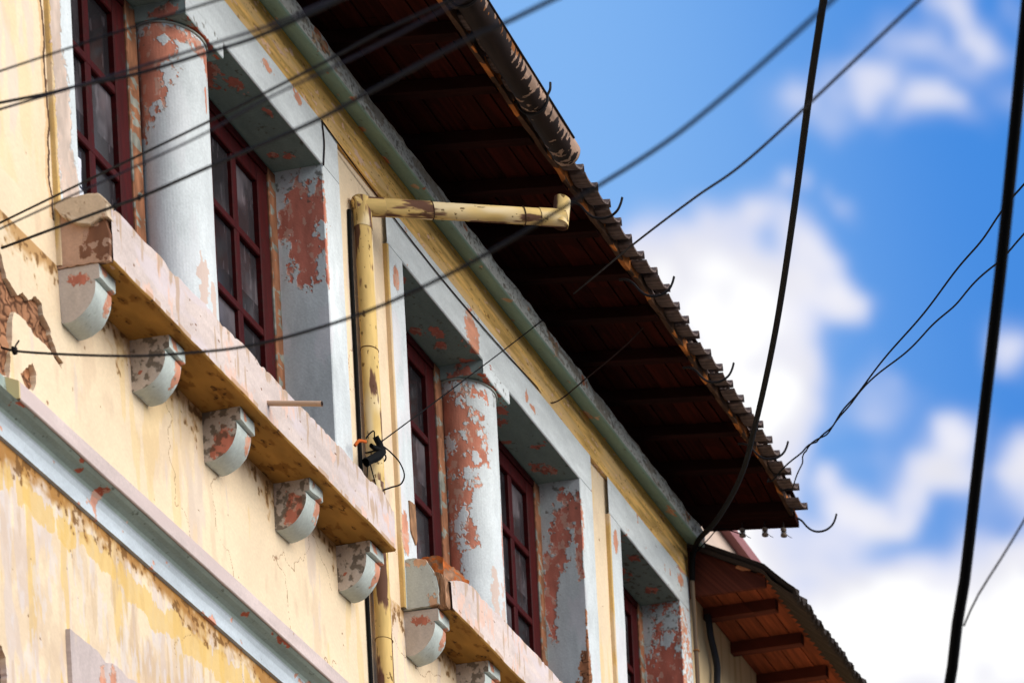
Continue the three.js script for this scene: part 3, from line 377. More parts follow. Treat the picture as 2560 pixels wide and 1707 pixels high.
// ------------------------------------------------------------------ eaves
const sag = (x) => { const t = Math.max(0, x - 21.85); return -0.125 * Math.min(1.2, t / 0.95) ** 2 + 0.008 * Math.sin(x * 2.3); };
const woodT = tex(1.2, 1.2, 200, (x, y, o) => { const k = 0.62 + 0.7 * fbm(x * 60, y * 4, 4), q = fbm(x * 4, y * 3, 4); o.c = [58 * k, 23 * k, 16 * k]; if (q > 0.6) o.c = mix(o.c, [40, 18, 13], 0.5); o.h = k - 0.3; }, { repeat: true, bump: 0.002, spec: 0.1 });
const woodTs = [woodT, woodT.clone(), woodT.clone()]; woodTs[1].color.setRGB(0.72, 0.68, 0.68); woodTs[2].color.setRGB(1.0, 0.86, 0.78);
const rafterT = tex(1, 1, 200, (x, y, o) => { const k = 0.6 + 0.7 * fbm(x * 50, y * 5, 4); o.c = [42 * k, 19 * k, 14 * k]; o.h = k - 0.3; }, { repeat: true, bump: 0.002, spec: 0.1 });
const SL = 0.10, under = (z, x) => 14.212 - SL * (z - 0.16) + sag(x);   // underside of the rafters
const slopeBox = (x0, x1, z0, z1, dy0, dy1, nx = 1) => { const g = new THREE.BoxGeometry(x1 - x0, 1, z1 - z0, nx, 1, 1); g.translate((x0 + x1) / 2, 0, (z0 + z1) / 2); const p = g.attributes.position, u = g.attributes.uv; for (let i = 0; i < p.count; i++) { const x = p.getX(i), z = p.getZ(i), t = p.getY(i) > 0; p.setY(i, under(z, x) + (t ? dy1 : dy0)); } g.computeVertexNormals(); return g; };
const uvXZ = (g, s = 1, sw = false) => { const p = g.attributes.position, u = g.attributes.uv; for (let i = 0; i < p.count; i++) { const a = p.getX(i) * s, b = (p.getZ(i) + p.getY(i)) * s; sw ? u.setXY(i, a, b) : u.setXY(i, b, a); } return g; };
{
  for (let k = 0; k < 16; k++) { const x = 22.70 - k * 0.486 + (k ? (n3(k * 3.3, 1, 2) - 0.5) * 0.06 : 0); if (x < 15.2) break; mesh('rafter', uvXZ(slopeBox(x - 0.035, x + 0.035, -0.2, 0.865, 0, 0.07), 1, true), rafterT, house); }
  const pz = [0.0, 0.165, 0.325, 0.49, 0.65, 0.76, 0.872];
  for (let k = 0; k + 1 < pz.length; k++) for (const [a, b] of [[14.2, 17.25 + 0.486 * (k % 2)], [17.254 + 0.486 * (k % 2), 19.68 + 0.486 * ((k + 1) % 2)], [19.684 + 0.486 * ((k + 1) % 2), 22.82]]) mesh('plank', uvXZ(slopeBox(a, b, pz[k] + 0.004, pz[k + 1] - 0.005, 0.072 + 0.003 * ((k * 7) % 3), 0.092, 40), 0.8), woodTs[Math.floor(a * 3 + k * 2) % 3], house);
  // roof body above, blocks the light
  const rp = [[0.90, 14.34], [0.5, 14.48], [-0.2, 14.72], [-4.2, 16.4], [-4.2, 16.3], [-0.2, 14.64], [0.5, 14.4], [0.86, 14.29]];
  mesh('roof_deck', sweep(rp.map(([z, y]) => [z, y]), 'x', 14.2, XE + 0.03, 60, { dy: sag, caps: true }), flat([60, 38, 30]), house);
  // batten caked with mud at the eave
  const bt = slopeBox(14.2, 22.84, 0.866, 0.897, 0.02, 0.09, 300); const g2 = toCreasedNormals(rough(bt, 0.015, 9, (x, y, z) => (fbm(x * 1.7, 4, 3) > 0.42 ? 1 : 0.35)), 0.6);
  mesh('eave_batten', uvXZ(g2, 1), tex(1, 1, 240, (x, y, o) => { const k = 0.6 + 0.75 * fbm(x * 18, y * 12, 4), q = fbm(x * 7, y * 5 + 4, 4); o.c = q > 0.52 ? [176 * k, 106 * k, 52 * k] : [84 * k, 60 * k, 44 * k]; o.h = k; }, { repeat: true, bump: 0.01 }), house);
  // end beam of bare wood
  mesh('end_beam', uvXZ(slopeBox(22.775, 22.84, 0.0, 0.885, 0.05, 0.1), 1, true), tex(1, 1, 200, (x, y, o) => { const k = 0.6 + 0.7 * fbm(x * 5, y * 60, 4), q = fbm(x * 3, y * 9, 3); o.c = q > 0.5 ? [150 * k, 84 * k, 34 * k] : [60 * k, 40 * k, 30 * k]; }, { repeat: true }), house);
  mesh('end_beam', uvXZ(slopeBox(22.74, 22.83, 0.16, 0.905, 0.0, 0.048), 1, true), rafterT, house);
  { const vs = new THREE.Shape([[-0.25, 14.17], [0.87, 14.09], [0.87, 14.17], [0.5, 14.30], [-0.25, 14.56]].map((p) => new THREE.Vector2(...p))), g = new THREE.ExtrudeGeometry(vs, { depth: 0.015, bevelEnabled: false }), p = g.attributes.position; for (let i = 0; i < p.count; i++) { const z = p.getX(i), y = p.getY(i), d = p.getZ(i); p.setXYZ(i, 22.842 + d, y, z); } g.computeVertexNormals(); mesh('verge_board', g, rafterT, house); }  // closing board added at the eave end to stop light leaking in
  // first course of tiles: a shallow trough with an upturned lip
  const prof = []; const PT = [[0, 0.012], [0.03, 0.0], [0.07, -0.004], [0.1, 0.002], [0.135, 0.014], [0.165, 0.034], [0.178, 0.06], [0.192, 0.064], [0.198, 0.03]];
  const tg = (() => { const P = [], rows = [[1.005, 0], [0.90, 0.01], [0.874, 0.08], [0.6, 0.16]]; const g = new THREE.BufferGeometry(), pos = [], uv = []; const th = 0.014;
    const pt = (i, r, t) => [PT[i][0], PT[i][1] + rows[r][1] + (t ? th : 0), rows[r][0]];
    const quad = (a, b, c, d, u) => { pos.push(...a, ...b, ...c, ...a, ...c, ...d); uv.push(...u[0], ...u[1], ...u[2], ...u[0], ...u[2], ...u[3]); };
    for (let i = 0; i + 1 < PT.length; i++) { for (let r = 0; r < 3; r++) for (const t of [0, 1]) quad(pt(i, r, t), pt(i + 1, r, t), pt(i + 1, r + 1, t), pt(i, r + 1, t), [[PT[i][0] * 4, rows[r][0]], [PT[i + 1][0] * 4, rows[r][0]], [PT[i + 1][0] * 4, rows[r + 1][0]], [PT[i][0] * 4, rows[r + 1][0]]]); quad(pt(i, 0, 0), pt(i + 1, 0, 0), pt(i + 1, 0, 1), pt(i, 0, 1), [[0, 0], [0.1, 0], [0.1, 0.1], [0, 0.1]]); }
    const e = PT.length - 1; for (let r = 0; r < 3; r++) { quad(pt(e, r, 0), pt(e, r + 1, 0), pt(e, r + 1, 1), pt(e, r, 1), [[0, 0], [0.3, 0], [0.3, 0.1], [0, 0.1]]); quad(pt(0, r, 0), pt(0, r + 1, 0), pt(0, r + 1, 1), pt(0, r, 1), [[0, 0], [0.3, 0], [0.3, 0.1], [0, 0.1]]); }
    g.setAttribute('position', new THREE.Float32BufferAttribute(pos, 3)); g.setAttribute('uv', new THREE.Float32BufferAttribute(uv, 2)); g.computeVertexNormals(); return toCreasedNormals(g, 0.6); })();
  const tm = [0, 1, 2].map((s) => tex(0.8, 1, 160, (x, y, o) => { const k = 0.72 + 0.5 * fbm(x * 9 + s * 5, y * 20, 4) + 0.1 * Math.sin(x * 70), q = fbm(x * 12 + s, y * 12, 4); o.c = [104 * k, 88 * k, 82 * k]; if (q > 0.62) o.c = mix(o.c, [90, 78, 66], 0.6); o.h = k * 0.5; }, { repeat: true, bump: 0.002 }));
  const r = mul(5);
  for (let k = 0; k < 44; k++) { const x = 22.775 - 0.19 * k; if (x < 14.6) break; const m = mesh('roof_tile', tg, tm[k % 3], house); m.position.set(x - 0.19 + (r() - 0.5) * 0.012, 14.178 + sag(x) + (r() - 0.5) * 0.012, (r() - 0.5) * 0.03); m.rotation.z = (r() - 0.5) * 0.06; m.rotation.y = (r() - 0.5) * 0.03; }
}

// ------------------------------------------------------------------ gutter, hooks, downpipe
{
  const rim = (x) => 0.062 * (18.5 - x), R = 0.088, cz = 1.012, cy = 14.155, pts = [];
  for (let a = -8; a <= 188; a += 8) pts.push([cz + R * Math.cos(a * Math.PI / 180), cy - R * Math.sin(a * Math.PI / 180)]);
  const inner = pts.slice().reverse().map(([z, y]) => [cz + (z - cz) * 0.965, cy + (y - cy) * 0.965]);
  const gut = group('roof_gutter'); tag(gut, 'rusty brown half round gutter with flaking pale paint under the tiled eave', 'gutter');
  const f = (s, x, o) => { const L = 0.315, t = s / L; const st = fbm(s * 14, x * 44, 4), big = fbm(s * 5, x * 3.2 + 3, 4), k = 0.7 + 0.5 * fbm(s * 30, x * 9, 3); let c = [44 * k, 33 * k, 29 * k], h = 0.6;
    const edge = sst(0.34, 0.02, t), fl = st * 0.6 + big * 0.4 + edge * 0.2; if (fl > 0.57) { c = mix([176 * k, 144 * k, 122 * k], [150 * k, 92 * k, 44 * k], sst(0.5, 0.62, fbm(s * 9, x * 5 + 8, 3))); h = 0.3; } o.c = c; o.h = h; };
  const g = sweep(pts, 'x', 14.2, 18.5, 160, { dy: rim, crease: 1 }); rough(g, 0.004, 5);
  const gm = tex(0.315, 4.3, 300, f, { bump: 0.003, rough: 0.7 });
  mesh('trough', g, gm, gut);
  mesh('trough_lining', rough(sweep(inner, 'x', 14.2, 18.497, 80, { dy: rim, crease: 1 }), 0.003, 5), gm, gut);
  const lip = []; for (let x = 14.2; x <= 18.51; x += 0.2) lip.push([x, cy + 0.006 + rim(x), cz + R + 0.004]); mesh('rolled_edge', tube(lip, 0.007, 6, 60), flat([34, 28, 28], 0.6), gut);
  const es = new THREE.Shape(pts.map((p) => new THREE.Vector2(...p))), ec = new THREE.ShapeGeometry(es); { const p = ec.attributes.position; for (let i = 0; i < p.count; i++) p.setXYZ(i, 18.498, p.getY(i) - 0.001, p.getX(i)); ec.computeVertexNormals(); } mesh('end_cap', ec, flat([58, 44, 38]), gut);

  const iron = flat([30, 26, 25], 0.6), HP = [[0.84, 14.09], [0.885, 14.085], [0.932, 14.056], [0.977, 14.0], [1.02, 13.965], [1.075, 13.95], [1.13, 13.957], [1.175, 13.985], [1.2, 14.025], [1.212, 14.06]];
  for (const [x, dy] of [[18.86, 0.0], [19.68, -0.02], [20.74, -0.01], [21.77, 0.0], [22.80, -0.01]]) tag(mesh('gutter_hook', tube(HP.map(([z, y]) => [x + (z - 1) * 0.04 * Math.sin(x * 9), y + dy, z]), 0.0075, 7, 40), iron), 'bare curved iron gutter hook jutting out beyond the roof tiles', 'hook', 'empty gutter hooks along the eave');
  for (const [x, lab] of [[18.02, 'iron hook clasping the gutter beside its open end'], [17.12, 'iron hook clasping the flaking gutter well back from its open end']]) { const d = rim(x), q = [[0.85, cy - 0.02 + d]]; for (let a = 178; a >= -6; a -= 14) q.push([cz + (R + 0.009) * Math.cos(a * Math.PI / 180), cy + d - (R + 0.009) * Math.sin(a * Math.PI / 180)]); q.push([cz + R + 0.024, cy + d + 0.035], [cz + R + 0.028, cy + d + 0.075]); tag(mesh('gutter_hook', tube(q.map(([z, y]) => [x, y, z]), 0.0075, 7, 60), iron), lab, 'hook'); }

  // downpipe
  const dp = group('downpipe'); tag(dp, 'stained yellow downpipe reaching out from the wall towards the gutter', 'pipe');
  const rust = (seed, rustK) => tex(0.33, 2.2, 260, (s, y, o) => { const k = 0.85 + 0.3 * fbm(s * 20 + seed, y * 4, 4), q = fbm(s * 14 + seed, y * 3.2 + seed, 5), r = fbm(s * 60, y * 26 + seed, 3); let c = [220 * k, 186 * k, 118 * k]; c = mix(c, [234, 214, 176], 0.8 * sst(0.45, 0.6, fbm(s * 6 + 3, y * 2 + seed, 3))); if (q > 0.6 - rustK) c = mix(c, [86, 56, 50], sst(0.6 - rustK, 0.68 - rustK, q) * 0.85); if (r > 0.73) c = mix(c, [84, 62, 34], 0.7); o.c = c; o.h = 0.5 + (q - 0.5); }, { repeat: true, bump: 0.004, rough: 0.85, spec: 0.2 });
  const px = 17.655, pz = 0.062, r = 0.05, mA = rust(2, 0.02), mB = rust(9, 0.12), mC = rust(17, 0.14);
  const cyl = (a, b, rad, mat, name, seg = 24) => { const A = new THREE.Vector3(...a), B = new THREE.Vector3(...b), L = A.distanceTo(B), g = new THREE.CylinderGeometry(rad, rad, L, 28, 6, true); g.rotateX(Math.PI / 2); const u = g.attributes.uv; for (let i = 0; i < u.count; i++) u.setY(i, u.getY(i) * L / 2.2); const m = mesh(name, g, mat, dp); m.position.copy(A).lerp(B, 0.5); m.lookAt(B); return m; };
  const top = [px, 13.475, pz], out = [18.425, 13.715, 0.965];
  cyl([px, 11.78, pz], [px, 13.425, pz], r, mA, 'pipe_length'); cyl([px - 0.004, 9.4, pz + 0.002], [px - 0.004, 11.83, pz + 0.002], r - 0.002, mC, 'pipe_length'); cyl([px - 0.004, 0, pz], [px - 0.004, 9.4, pz], r - 0.003, mC, 'pipe_length');
  const D = new THREE.Vector3(...out).sub(new THREE.Vector3(...top)).normalize(), along = (t) => new THREE.Vector3(...top).addScaledVector(D, t).toArray(), TL = new THREE.Vector3(...top).distanceTo(new THREE.Vector3(...out));
  cyl(along(0.03), along(0.42), r * 0.98, mB, 'pipe_arm'); cyl(along(0.4), along(TL - 0.03), r * 0.92, mA, 'pipe_arm');
  const capped = (a, b, rad, mat) => { const m = cyl(a, b, rad, mat, 'elbow'); const c = new THREE.SphereGeometry(rad, 24, 10, 0, Math.PI * 2, 0, Math.PI / 2); c.scale(1, 0.3, 1); c.rotateX(Math.PI / 2); c.translate(0, 0, new THREE.Vector3(...a).distanceTo(new THREE.Vector3(...b)) / 2 - 0.001); mesh('elbow_end', c, mat, dp); const q = dp.children[dp.children.length - 1]; q.position.copy(m.position); q.quaternion.copy(m.quaternion); };
  capped([px, 13.34, pz], [px, 13.515, pz], r * 1.06, mB); capped(along(0.13), along(-0.045), r * 1.04, mB);
  capped(along(TL - 0.12), along(TL + 0.04), r * 0.99, mC); cyl([out[0] + 0.008, out[1] - 0.04, out[2] + 0.006], [out[0] + 0.03, out[1] + 0.125, out[2] + 0.02], r * 1.0, mC, 'outlet');
  for (const t of [0.42, 0.99]) { const A = new THREE.Vector3(...along(t)); const g = new THREE.TorusGeometry(r * 0.985, 0.0032, 6, 32); const m = mesh('joint_ring', g, flat([74, 54, 40]), dp); m.position.copy(A); m.lookAt(A.clone().add(D)); }
  for (const y of [12.62, 10.9]) { const g = new THREE.TorusGeometry(r * 1.02, 0.003, 6, 32); g.rotateX(Math.PI / 2); const m = mesh('joint_ring', g, flat([120, 92, 56]), dp); m.position.set(px, y, pz); }
}
// stub of pipe on the ledge
{
  const g = new THREE.CylinderGeometry(0.0135, 0.0135, 0.33, 16, 1, true), t = tag(mesh('pipe_stub', rough(g, 0.001, 30), flat([196, 164, 136])), 'thin pale drain stub sticking out of the pinkish ledge', 'pipe'); g.rotateX(Math.PI / 2 + 0.16); t.position.set(15.946, 11.338, 0.445);
  const c = new THREE.CircleGeometry(0.0125, 16); const m = mesh('bore_shade', c, flat([40, 28, 24]), t); m.position.set(0, -0.026, 0.1615); m.rotation.x = 0.16;  // dark disc in the mouth, the shade of the hollow put into its colour
}

// ------------------------------------------------------------------ neighbouring house
{
  const nb = group('neighbour_house'); tag(nb, 'lower neighbouring house with orange brown boarded eave and black corrugated roof edge', 'house');
  const x0 = 22.83, x1 = 31, zb = -0.02, yb = 13.62;
  mesh('wall', box(x0, x1, 0, 13.98, -3, zb), tex(8.2, 3, 150, (x, y, o) => { const st = fbm(x * 14, y * 2.4 + 3, 4), k = 0.94 + 0.14 * fbm(x * 5, y * 4, 4); let c = [224 * k, 196 * k, 150 * k]; c = mix(c, [190, 154, 106], 0.5 * sst(0.55, 0.66, st)); o.c = c; o.h = st; }, { repeat: true, bump: 0.004 }), nb);
  const bw = tex(1.2, 1.2, 220, (x, y, o) => { const k = 0.7 + 0.55 * fbm(x * 50, y * 4, 4), q = fbm(x * 3, y * 3 + 8, 4); o.c = [146 * k, 74 * k, 46 * k]; if (q > 0.58) o.c = mix(o.c, [96, 50, 34], 0.45); if (vn(x * 9, y * 9) > 0.93) o.c = [70, 34, 24]; o.h = k - 0.3; }, { repeat: true, bump: 0.002 });
  const rw = tex(1, 1, 180, (x, y, o) => { const k = 0.7 + 0.5 * fbm(x * 50, y * 4, 4); o.c = [104 * k, 52 * k, 38 * k]; o.h = k; }, { repeat: true, bump: 0.002 });
  const pz = [-0.02, 0.15, 0.31, 0.47, 0.625]; for (let k = 0; k + 1 < pz.length; k++) mesh('plank', uvXZ(box(x0 + 0.01, x1, yb + 0.085, yb + 0.105, pz[k] + 0.004, pz[k + 1] - 0.004, 8), 0.8), bw, nb);
  for (let k = 0; k < 13; k++) { const x = 23.19 + 0.56 * k; mesh('rafter', uvXZ(box(x, x + 0.07, yb, yb + 0.083, -0.05, 0.56), 1, true), rw, nb); }
  // verge end: triangle of boards
  const vs = new THREE.Shape([[-0.4, yb + 0.005], [0.615, yb - 0.005], [0.615, yb + 0.062], [0.12, yb + 0.322], [-0.4, yb + 0.58]].map((p) => new THREE.Vector2(...p))), vg = new THREE.ExtrudeGeometry(vs, { depth: 0.03, bevelEnabled: false }); { const p = vg.attributes.position; for (let i = 0; i < p.count; i++) { const z = p.getX(i), y = p.getY(i), d = p.getZ(i); p.setXYZ(i, x0 + 0.005 + d, y, z); } uvXZ(vg, 1); vg.computeVertexNormals(); }
  mesh('verge_board', vg, rw, nb);
  mesh('mud_patch', rough(new THREE.IcosahedronGeometry(0.05, 4).scale(0.5, 0.5, 1.6).translate(x0 + 0.01, yb + 0.16, 0.47), 0.02, 20), flat([190, 124, 84]), nb);
  // corrugated roof edge, ragged and black with moss
  const N = 360, P = [], I = [], roofY = (x, z) => 0.018 * Math.sin((x - x0) / 0.078 * 2 * Math.PI) + (fbm(x * 7, z * 5, 3) - 0.5) * 0.03; const zz = [0.875, 0.81, 0.71, 0.635, 0.12, -0.3, -0.9], yy = [13.515, 13.56, 13.645, 13.715, 13.965, 14.17, 14.45];
  for (const under2 of [0, 1]) for (let i = 0; i <= N; i++) for (let j = 0; j < zz.length; j++) { const x = x0 - 0.05 + (x1 - x0) * i / N; P.push(x, yy[j] + roofY(x, zz[j]) - (under2 ? 0.012 + (j < 3 ? 0.03 * fbm(x * 13, j, 3) : 0) : -0.028 * Math.max(0, Math.sin((x - x0) / 0.078 * 2 * Math.PI)) ), zz[j] - (under2 ? 0.02 : 0) + (j === 0 ? (fbm(x * 17, 3, 3) - 0.5) * 0.05 : 0)); }
  const M = zz.length, off = (N + 1) * M; for (let i = 0; i < N; i++) { for (let j = 0; j + 1 < M; j++) for (const o of [0, off]) { const a = o + i * M + j, b = a + M; I.push(a, b, b + 1, a, b + 1, a + 1); } const a = i * M, b = a + M; I.push(a, b, b + off, a, b + off, a + off); }
  const rg = new THREE.BufferGeometry(); rg.setAttribute('position', new THREE.Float32BufferAttribute(P, 3)); rg.setIndex(I); rg.computeVertexNormals();
  mesh('corrugated_roof', rg, flat([66, 57, 51], 0.95), nb);
  // upper roof set back: pale soffit and purple fascia
  mesh('upper_fascia', box(22.9, 25.4, 14.60, 14.69, -0.073, 0.0), tex(1, 1, 160, (x, y, o) => { const k = 0.85 + 0.3 * fbm(x * 6, y * 40, 4); o.c = [150 * k, 104 * k, 104 * k]; }, { repeat: true }), nb);
  mesh('upper_wall', box(22.9, 25.4, 13.9, 14.64, -1.2, -0.076), tex(1, 1, 160, (x, y, o) => { const k = 0.9 + 0.2 * fbm(x * 8, y * 8, 4), s = vn(x * 30, y * 30) > 0.965; o.c = s ? [120, 100, 84] : [214 * k, 190 * k, 172 * k]; }, { repeat: true }), nb);
}

// ------------------------------------------------------------------ cables
const black = flat([7, 7, 7], 0.85), dark = flat([18, 14, 15], 0.85), grey = flat([48, 40, 46], 0.85);
const ext = (p, a, b) => { const o = p.slice(), n = p.length; const e = (q, r, d) => { const v = q.map((c, i) => c - r[i]), l = Math.hypot(...v); return q.map((c, i) => c + v[i] / l * d); }; if (a) o.unshift(e(p[0], p[1], a)); if (b) o.push(e(p[n - 1], p[n - 2], b)); return o; };
const cable = (name, pts, r, mat, label, seg) => tag(mesh(name, tube(pts, r, 8, seg), mat), label, 'cable');
const knot = (c, p, r) => { const g = rough(new THREE.IcosahedronGeometry(r, 3).scale(1, 1.3, 0.9), r * 0.5, 60); g.translate(...p); mesh('knot', g, c.material, c); const t = tube([p, [p[0] + r, p[1] + r * 2, p[2]], [p[0] + r * 1.2, p[1] + r * 3.4, p[2] + r]], r * 0.22, 5, 8); mesh('wire_end', t, c.material, c); };
cable('overhead_wire', ext([[10.941, 9.700, 1.915], [10.263, 9.253, 2.762], [9.705, 8.881, 3.461]], 3, 8), 0.0035, dark, 'thin dark wire crossing the first window at the top', 60);
cable('overhead_wire', ext([[11.851, 10.245, 1.345], [11.273, 9.826, 1.925], [11.047, 9.667, 2.150], [10.493, 9.266, 2.706], [9.881, 8.845, 3.314], [9.496, 8.582, 3.696], [9.088, 8.322, 4.094], [8.849, 8.173, 4.326]], 2, 8), 0.0055, dark, 'thicker of the two wires crossing each other over the first column', 90);
cable('overhead_wire', ext([[11.395, 9.888, 1.626], [10.845, 9.507, 2.157], [10.348, 9.163, 2.635], [9.957, 8.894, 3.012], [9.231, 8.395, 3.710], [8.761, 8.074, 4.161], [8.378, 7.827, 4.525]], 2, 8), 0.0042, grey, 'thinner greyish wire crossing a thicker one over the first column', 90);
cable('overhead_wire', ext([[13.670, 11.016, 0.190], [12.887, 10.553, 0.956], [12.268, 10.187, 1.563], [11.229, 9.572, 2.581], [10.521, 9.159, 3.272], [10.111, 8.921, 3.671], [9.774, 8.728, 3.998], [9.371, 8.485, 4.395]], 0.15, 8), 0.0042, dark, 'upper of two nearly parallel wires running from the cream wall past the first column', 90);
cable('overhead_wire', ext([[11.847, 9.736, 1.320], [10.828, 9.122, 2.296], [10.278, 8.790, 2.823], [9.603, 8.387, 3.468], [9.119, 8.111, 3.923], [8.552, 7.771, 4.466], [8.307, 7.626, 4.699], [7.963, 7.427, 5.025]], 1.5, 8), 0.0032, grey, 'lower and fainter of two nearly parallel wires running past the first column', 90);
const knotted = cable('overhead_wire', ext([[13.942, 11.080, 0.014], [12.835, 10.375, 0.976], [11.880, 9.766, 1.807], [11.519, 9.534, 2.121], [10.567, 8.943, 2.942], [9.353, 8.189, 3.990], [8.919, 7.932, 4.360], [8.070, 7.428, 5.082], [7.873, 7.304, 5.252], [7.549, 7.107, 5.530]], 0, 8), 0.0055, dark, 'knotted wire from the crumbled ledge end up across the gutter into the sky', 120);
const sagging = cable('overhead_wire', [[13.937, 10.604, -0.010], [13.752, 10.460, 0.169], [12.288, 9.413, 1.605], [11.702, 9.015, 2.182], [11.060, 8.596, 2.812], [10.161, 8.070, 3.684], [9.532, 7.741, 4.281], [9.183, 7.570, 4.606], [8.745, 7.367, 5.009], [8.472, 7.242, 5.259], [8.231, 7.132, 5.479], [7.960, 7.016, 5.721], [7.198, 6.730, 6.373], [6.2, 6.4, 7.2], [1.5, 5.2, 11.2]], 0.0052, dark, 'sagging wire from the broken plaster past the brackets and the pipe arm to the sky', 160);
cable('overhead_wire', ext([[18.424, 13.292, 1.130], [15.808, 11.798, 2.482], [13.493, 10.463, 3.688], [12.264, 9.747, 4.333], [8.683, 7.744, 6.152]], 1.1, 8), 0.005, dark, 'thin wire from the tiled eave up through the white cloud, below a thicker one', 240);
knot(knotted, [11.880, 9.766, 1.807], 0.011); knot(knotted, [11.519, 9.534, 2.121], 0.01); knot(sagging, [13.752, 10.460, 0.169], 0.017);
cable('service_cable', ext([[14.389, 11.862, 4.027], [15.261, 12.065, 3.654], [16.785, 12.418, 3.016], [18.386, 12.791, 2.330], [19.938, 13.163, 1.629], [21.007, 13.427, 1.122], [22.094, 13.739, 0.516], [22.55, 13.885, 0.22], [22.69, 13.905, 0.13], [22.735, 13.84, 0.085], [22.765, 13.7, 0.07]], 9, 0), 0.0185, black, 'thick black cable dropping from the sky to the corner of the old house', 160);
cable('service_cable', ext([[10.681, 9.090, 5.957], [10.992, 8.857, 5.807], [11.322, 8.610, 5.647], [11.673, 8.347, 5.469], [12.046, 8.067, 5.279], [12.206, 7.946, 5.198], [12.316, 7.865, 5.131], [12.429, 7.780, 5.078], [12.539, 7.698, 5.015]], 7, 9), 0.0225, black, 'thickest black cable against open sky with a thin wire tied to it', 100);
cable('tie_wire', ext([[12.25, 7.775, 5.17], [11.918, 7.706, 5.320], [11.429, 7.616, 5.582], [11.147, 7.565, 5.730]], 0, 7), 0.004, black, 'thin wire branching off the thickest black cable', 40);
{
  const twist = (pts, n, amp, sd) => { const c = new THREE.CatmullRomCurve3(pts.map((p) => new THREE.Vector3(...p)), false, 'centripetal'), o = []; for (let i = 0; i <= n; i++) { const p = c.getPoint(i / n); o.push([p.x, p.y + amp * Math.sin(i * 0.9 + sd), p.z + amp * Math.cos(i * 0.9 + sd)]); } return o; };
  cable('drop_wire', ext(twist([[16.495, 12.207, 4.408], [17.812, 12.598, 3.622], [19.964, 13.259, 2.313], [20.829, 13.521, 1.790], [21.260, 13.688, 1.498], [22.149, 13.999, 0.919], [22.3, 14.12, 0.87]], 60, 0.006, 0), 9, 0), 0.0052, black, 'upper wire of a twisted pair reaching the tiled eave', 240);
  cable('drop_wire', ext(twist([[16.493, 11.929, 4.394], [17.393, 12.252, 3.838], [18.311, 12.577, 3.273], [19.654, 13.078, 2.425], [20.65, 13.44, 1.89], [21.17, 13.64, 1.55], [21.45, 13.72, 1.42], [22.1, 13.90, 1.1], [22.3, 14.02, 0.94]], 60, 0.007, 2.6), 9, 0), 0.0048, black, 'lower wire of a twisted pair reaching the tiled eave', 240);
}
cable('thin_wire', [[17.625, 12.054, 0.120], [18.4, 12.72, 0.14], [19.2, 13.41, 0.16], [19.982, 14.088, 0.178]], 0.0036, black, 'thin wire slanting from the black connector on the pipe up to the eave', 60);
cable('thin_wire', [[17.25, 13.735, 0.036], [17.7, 13.70, 0.038], [18.132, 13.685, 0.037], [18.735, 13.676, 0.037], [19.491, 13.70, 0.037], [20.1, 13.742, 0.037], [20.383, 13.768, 0.037], [20.38, 13.9, 0.3], [20.36, 14.067, 0.6], [20.362, 14.16, 0.72]], 0.0042, flat([52, 36, 30]), 'brown wire running along the top edge of the window lintels then out to the eave', 160);
cable('thin_wire', [[17.25, 13.74, 0.036], [17.262, 13.62, 0.037], [17.245, 13.5, 0.037], [17.241, 13.472, 0.037]], 0.0045, flat([44, 34, 32]), 'short wire hanging from a nail over the corner of the second window', 20);
cable('loop_wire', [[17.60, 12.035, 0.12], [17.751, 12.056, 0.12], [17.866, 12.051, 0.12], [17.913, 12.012, 0.12], [17.875, 11.94, 0.12], [17.728, 11.838, 0.12], [17.633, 11.776, 0.12]], 0.0044, black, 'short wire bent in a loop beside the stained downpipe', 60);
{
  const cn = group('cable_connector'); tag(cn, 'bundle of black taped cable joints strapped to the stained downpipe', 'connector');
  const lumpG = (pts, r, sd) => rough(tube(pts, r, 10, 16), 0.006, 40);
  mesh('tape', lumpG([[17.575, 12.06, 0.115], [17.6, 12.02, 0.125], [17.59, 11.98, 0.13]], 0.019), black, cn);
  mesh('joint', lumpG([[17.42, 11.83, 0.118], [17.47, 11.87, 0.13], [17.55, 11.93, 0.135], [17.62, 12.0, 0.13]], 0.024), black, cn);
  mesh('joint', lumpG([[17.5, 11.97, 0.12], [17.56, 11.975, 0.13], [17.64, 12.005, 0.128]], 0.014), black, cn);
  mesh('tail', tube([[17.44, 11.96, 0.115], [17.38, 11.935, 0.1], [17.36, 11.90, 0.085]], 0.009, 8), flat([196, 96, 40]), cn);
  mesh('strap', tube([[17.60, 11.99, 0.03], [17.60, 11.99, 0.118], [17.66, 11.99, 0.128], [17.712, 11.99, 0.09], [17.712, 11.99, 0.03]], 0.005, 6), black, cn);
  mesh('tail', tube([[17.45, 11.86, 0.118], [17.44, 11.78, 0.115], [17.43, 11.70, 0.11]], 0.004, 6), black, cn); mesh('tail', tube([[17.46, 11.86, 0.12], [17.5, 11.8, 0.12], [17.53, 11.74, 0.12], [17.54, 11.66, 0.1]], 0.004, 6), black, cn);
  mesh('tail', tube([[17.54, 12.02, 0.12], [17.50, 12.05, 0.14], [17.47, 12.02, 0.125], [17.44, 11.98, 0.118]], 0.004, 6), black, cn);
}
cable('shadow_strip', [[17.585, 13.42, 0.012], [17.575, 13.2, 0.013], [17.572, 12.4, 0.013], [17.566, 11.6, 0.013], [17.565, 10.6, 0.013], [17.56, 9.4, 0.013], [17.56, 8.2, 0.013]], 0.012, black, 'black strip added for the shadow on the cream wall close beside the downpipe', 60);  // black strip standing in for the shadow along the downpipe
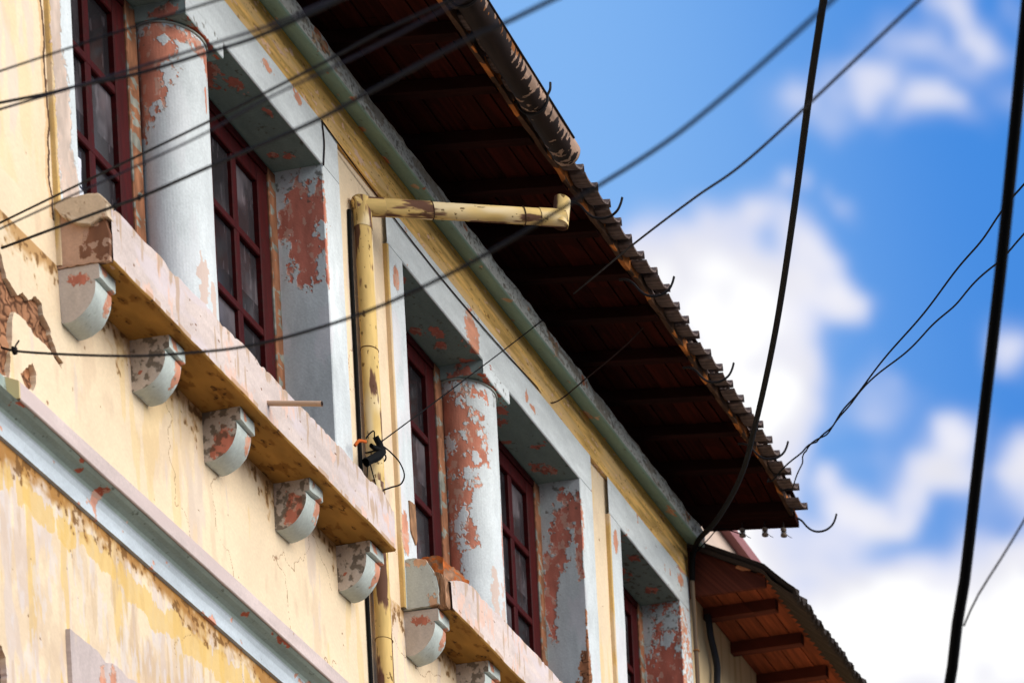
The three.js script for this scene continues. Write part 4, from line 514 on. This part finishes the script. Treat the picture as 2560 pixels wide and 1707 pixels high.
// corner conduit, hose, insulators
{
  const cd = group('conduit'); tag(cd, 'dented grey brown conduit down the corner of the old house', 'conduit');
  mesh('tube', rough(tube([[22.768, 13.72, 0.066], [22.79, 13.4, 0.062], [22.80, 13.0, 0.06], [22.81, 11.5, 0.06]], 0.017, 12, 60), 0.002, 9), tex(0.2, 3, 120, (x, y, o) => { const k = 0.7 + 0.6 * fbm(x * 30, y * 6, 4); o.c = mix([116 * k, 100 * k, 84 * k], [150 * k, 110 * k, 66 * k], sst(0.5, 0.6, fbm(x * 10, y * 5, 3))); }, { repeat: true }), cd);
  mesh('sleeve', rough(tube([[22.745, 13.9, 0.09], [22.762, 13.8, 0.075], [22.768, 13.7, 0.068]], 0.021, 12, 30), 0.005, 22), black, cd);
  for (const y of [13.19, 12.6]) { const g = new THREE.TorusGeometry(0.02, 0.006, 6, 20); g.rotateX(Math.PI / 2); const m = mesh('clip', g, flat([150, 104, 60]), cd); m.position.set(22.797, y, 0.061); }
  tag(mesh('hose', tube([[23.172, 13.64, 0.02], [23.175, 13.583, 0.03], [23.185, 13.48, 0.035], [23.245, 13.39, 0.036], [23.285, 13.3, 0.036], [23.27, 13.16, 0.036], [23.25, 12.6, 0.036]], 0.026, 14, 60), flat([46, 46, 50], 0.6)), 'thick dark hose curving down the cream wall of the neighbouring house', 'hose');
  const por = new THREE.LatheGeometry([[0, 0], [0.016, 0], [0.022, -0.006], [0.022, -0.016], [0.013, -0.026], [0.013, -0.034], [0.024, -0.046], [0.024, -0.058], [0.012, -0.064], [0, -0.064]].map((p) => new THREE.Vector2(...p)), 20), pm = flat([118, 104, 92], 0.35);
  for (const [z, y] of [[0.487, 14.085], [0.663, 14.065], [0.809, 14.04]]) { const o = group('insulator'); tag(o, 'small porcelain spool insulator hanging under the end of the eave', 'insulator', 'insulators under the eave end'); o.position.set(22.75, y - 0.062, z); mesh('spool', por, pm, o); const pn = new THREE.CylinderGeometry(0.006, 0.006, 0.09, 8); pn.translate(0, 0.0, 0); mesh('pin', pn, flat([44, 36, 32], 0.6), o); mesh('tie', tube([[0.024, -0.03, 0], [0, -0.03, 0.02], [-0.02, -0.03, 0], [0, -0.031, -0.02], [0.018, -0.034, 0.012], [0.03, -0.05, 0.03], [0.035, -0.06, 0.05]], 0.0025, 5), black, o); }
  cable('thin_wire', [[22.73, 13.97, 0.487], [22.70, 13.99, 0.42], [22.66, 14.0, 0.34], [22.7, 13.96, 0.24], [22.735, 13.89, 0.12]], 0.004, black, 'thin wire from the first insulator back to the corner conduit', 30);
}
renderer.render(scene, camera);
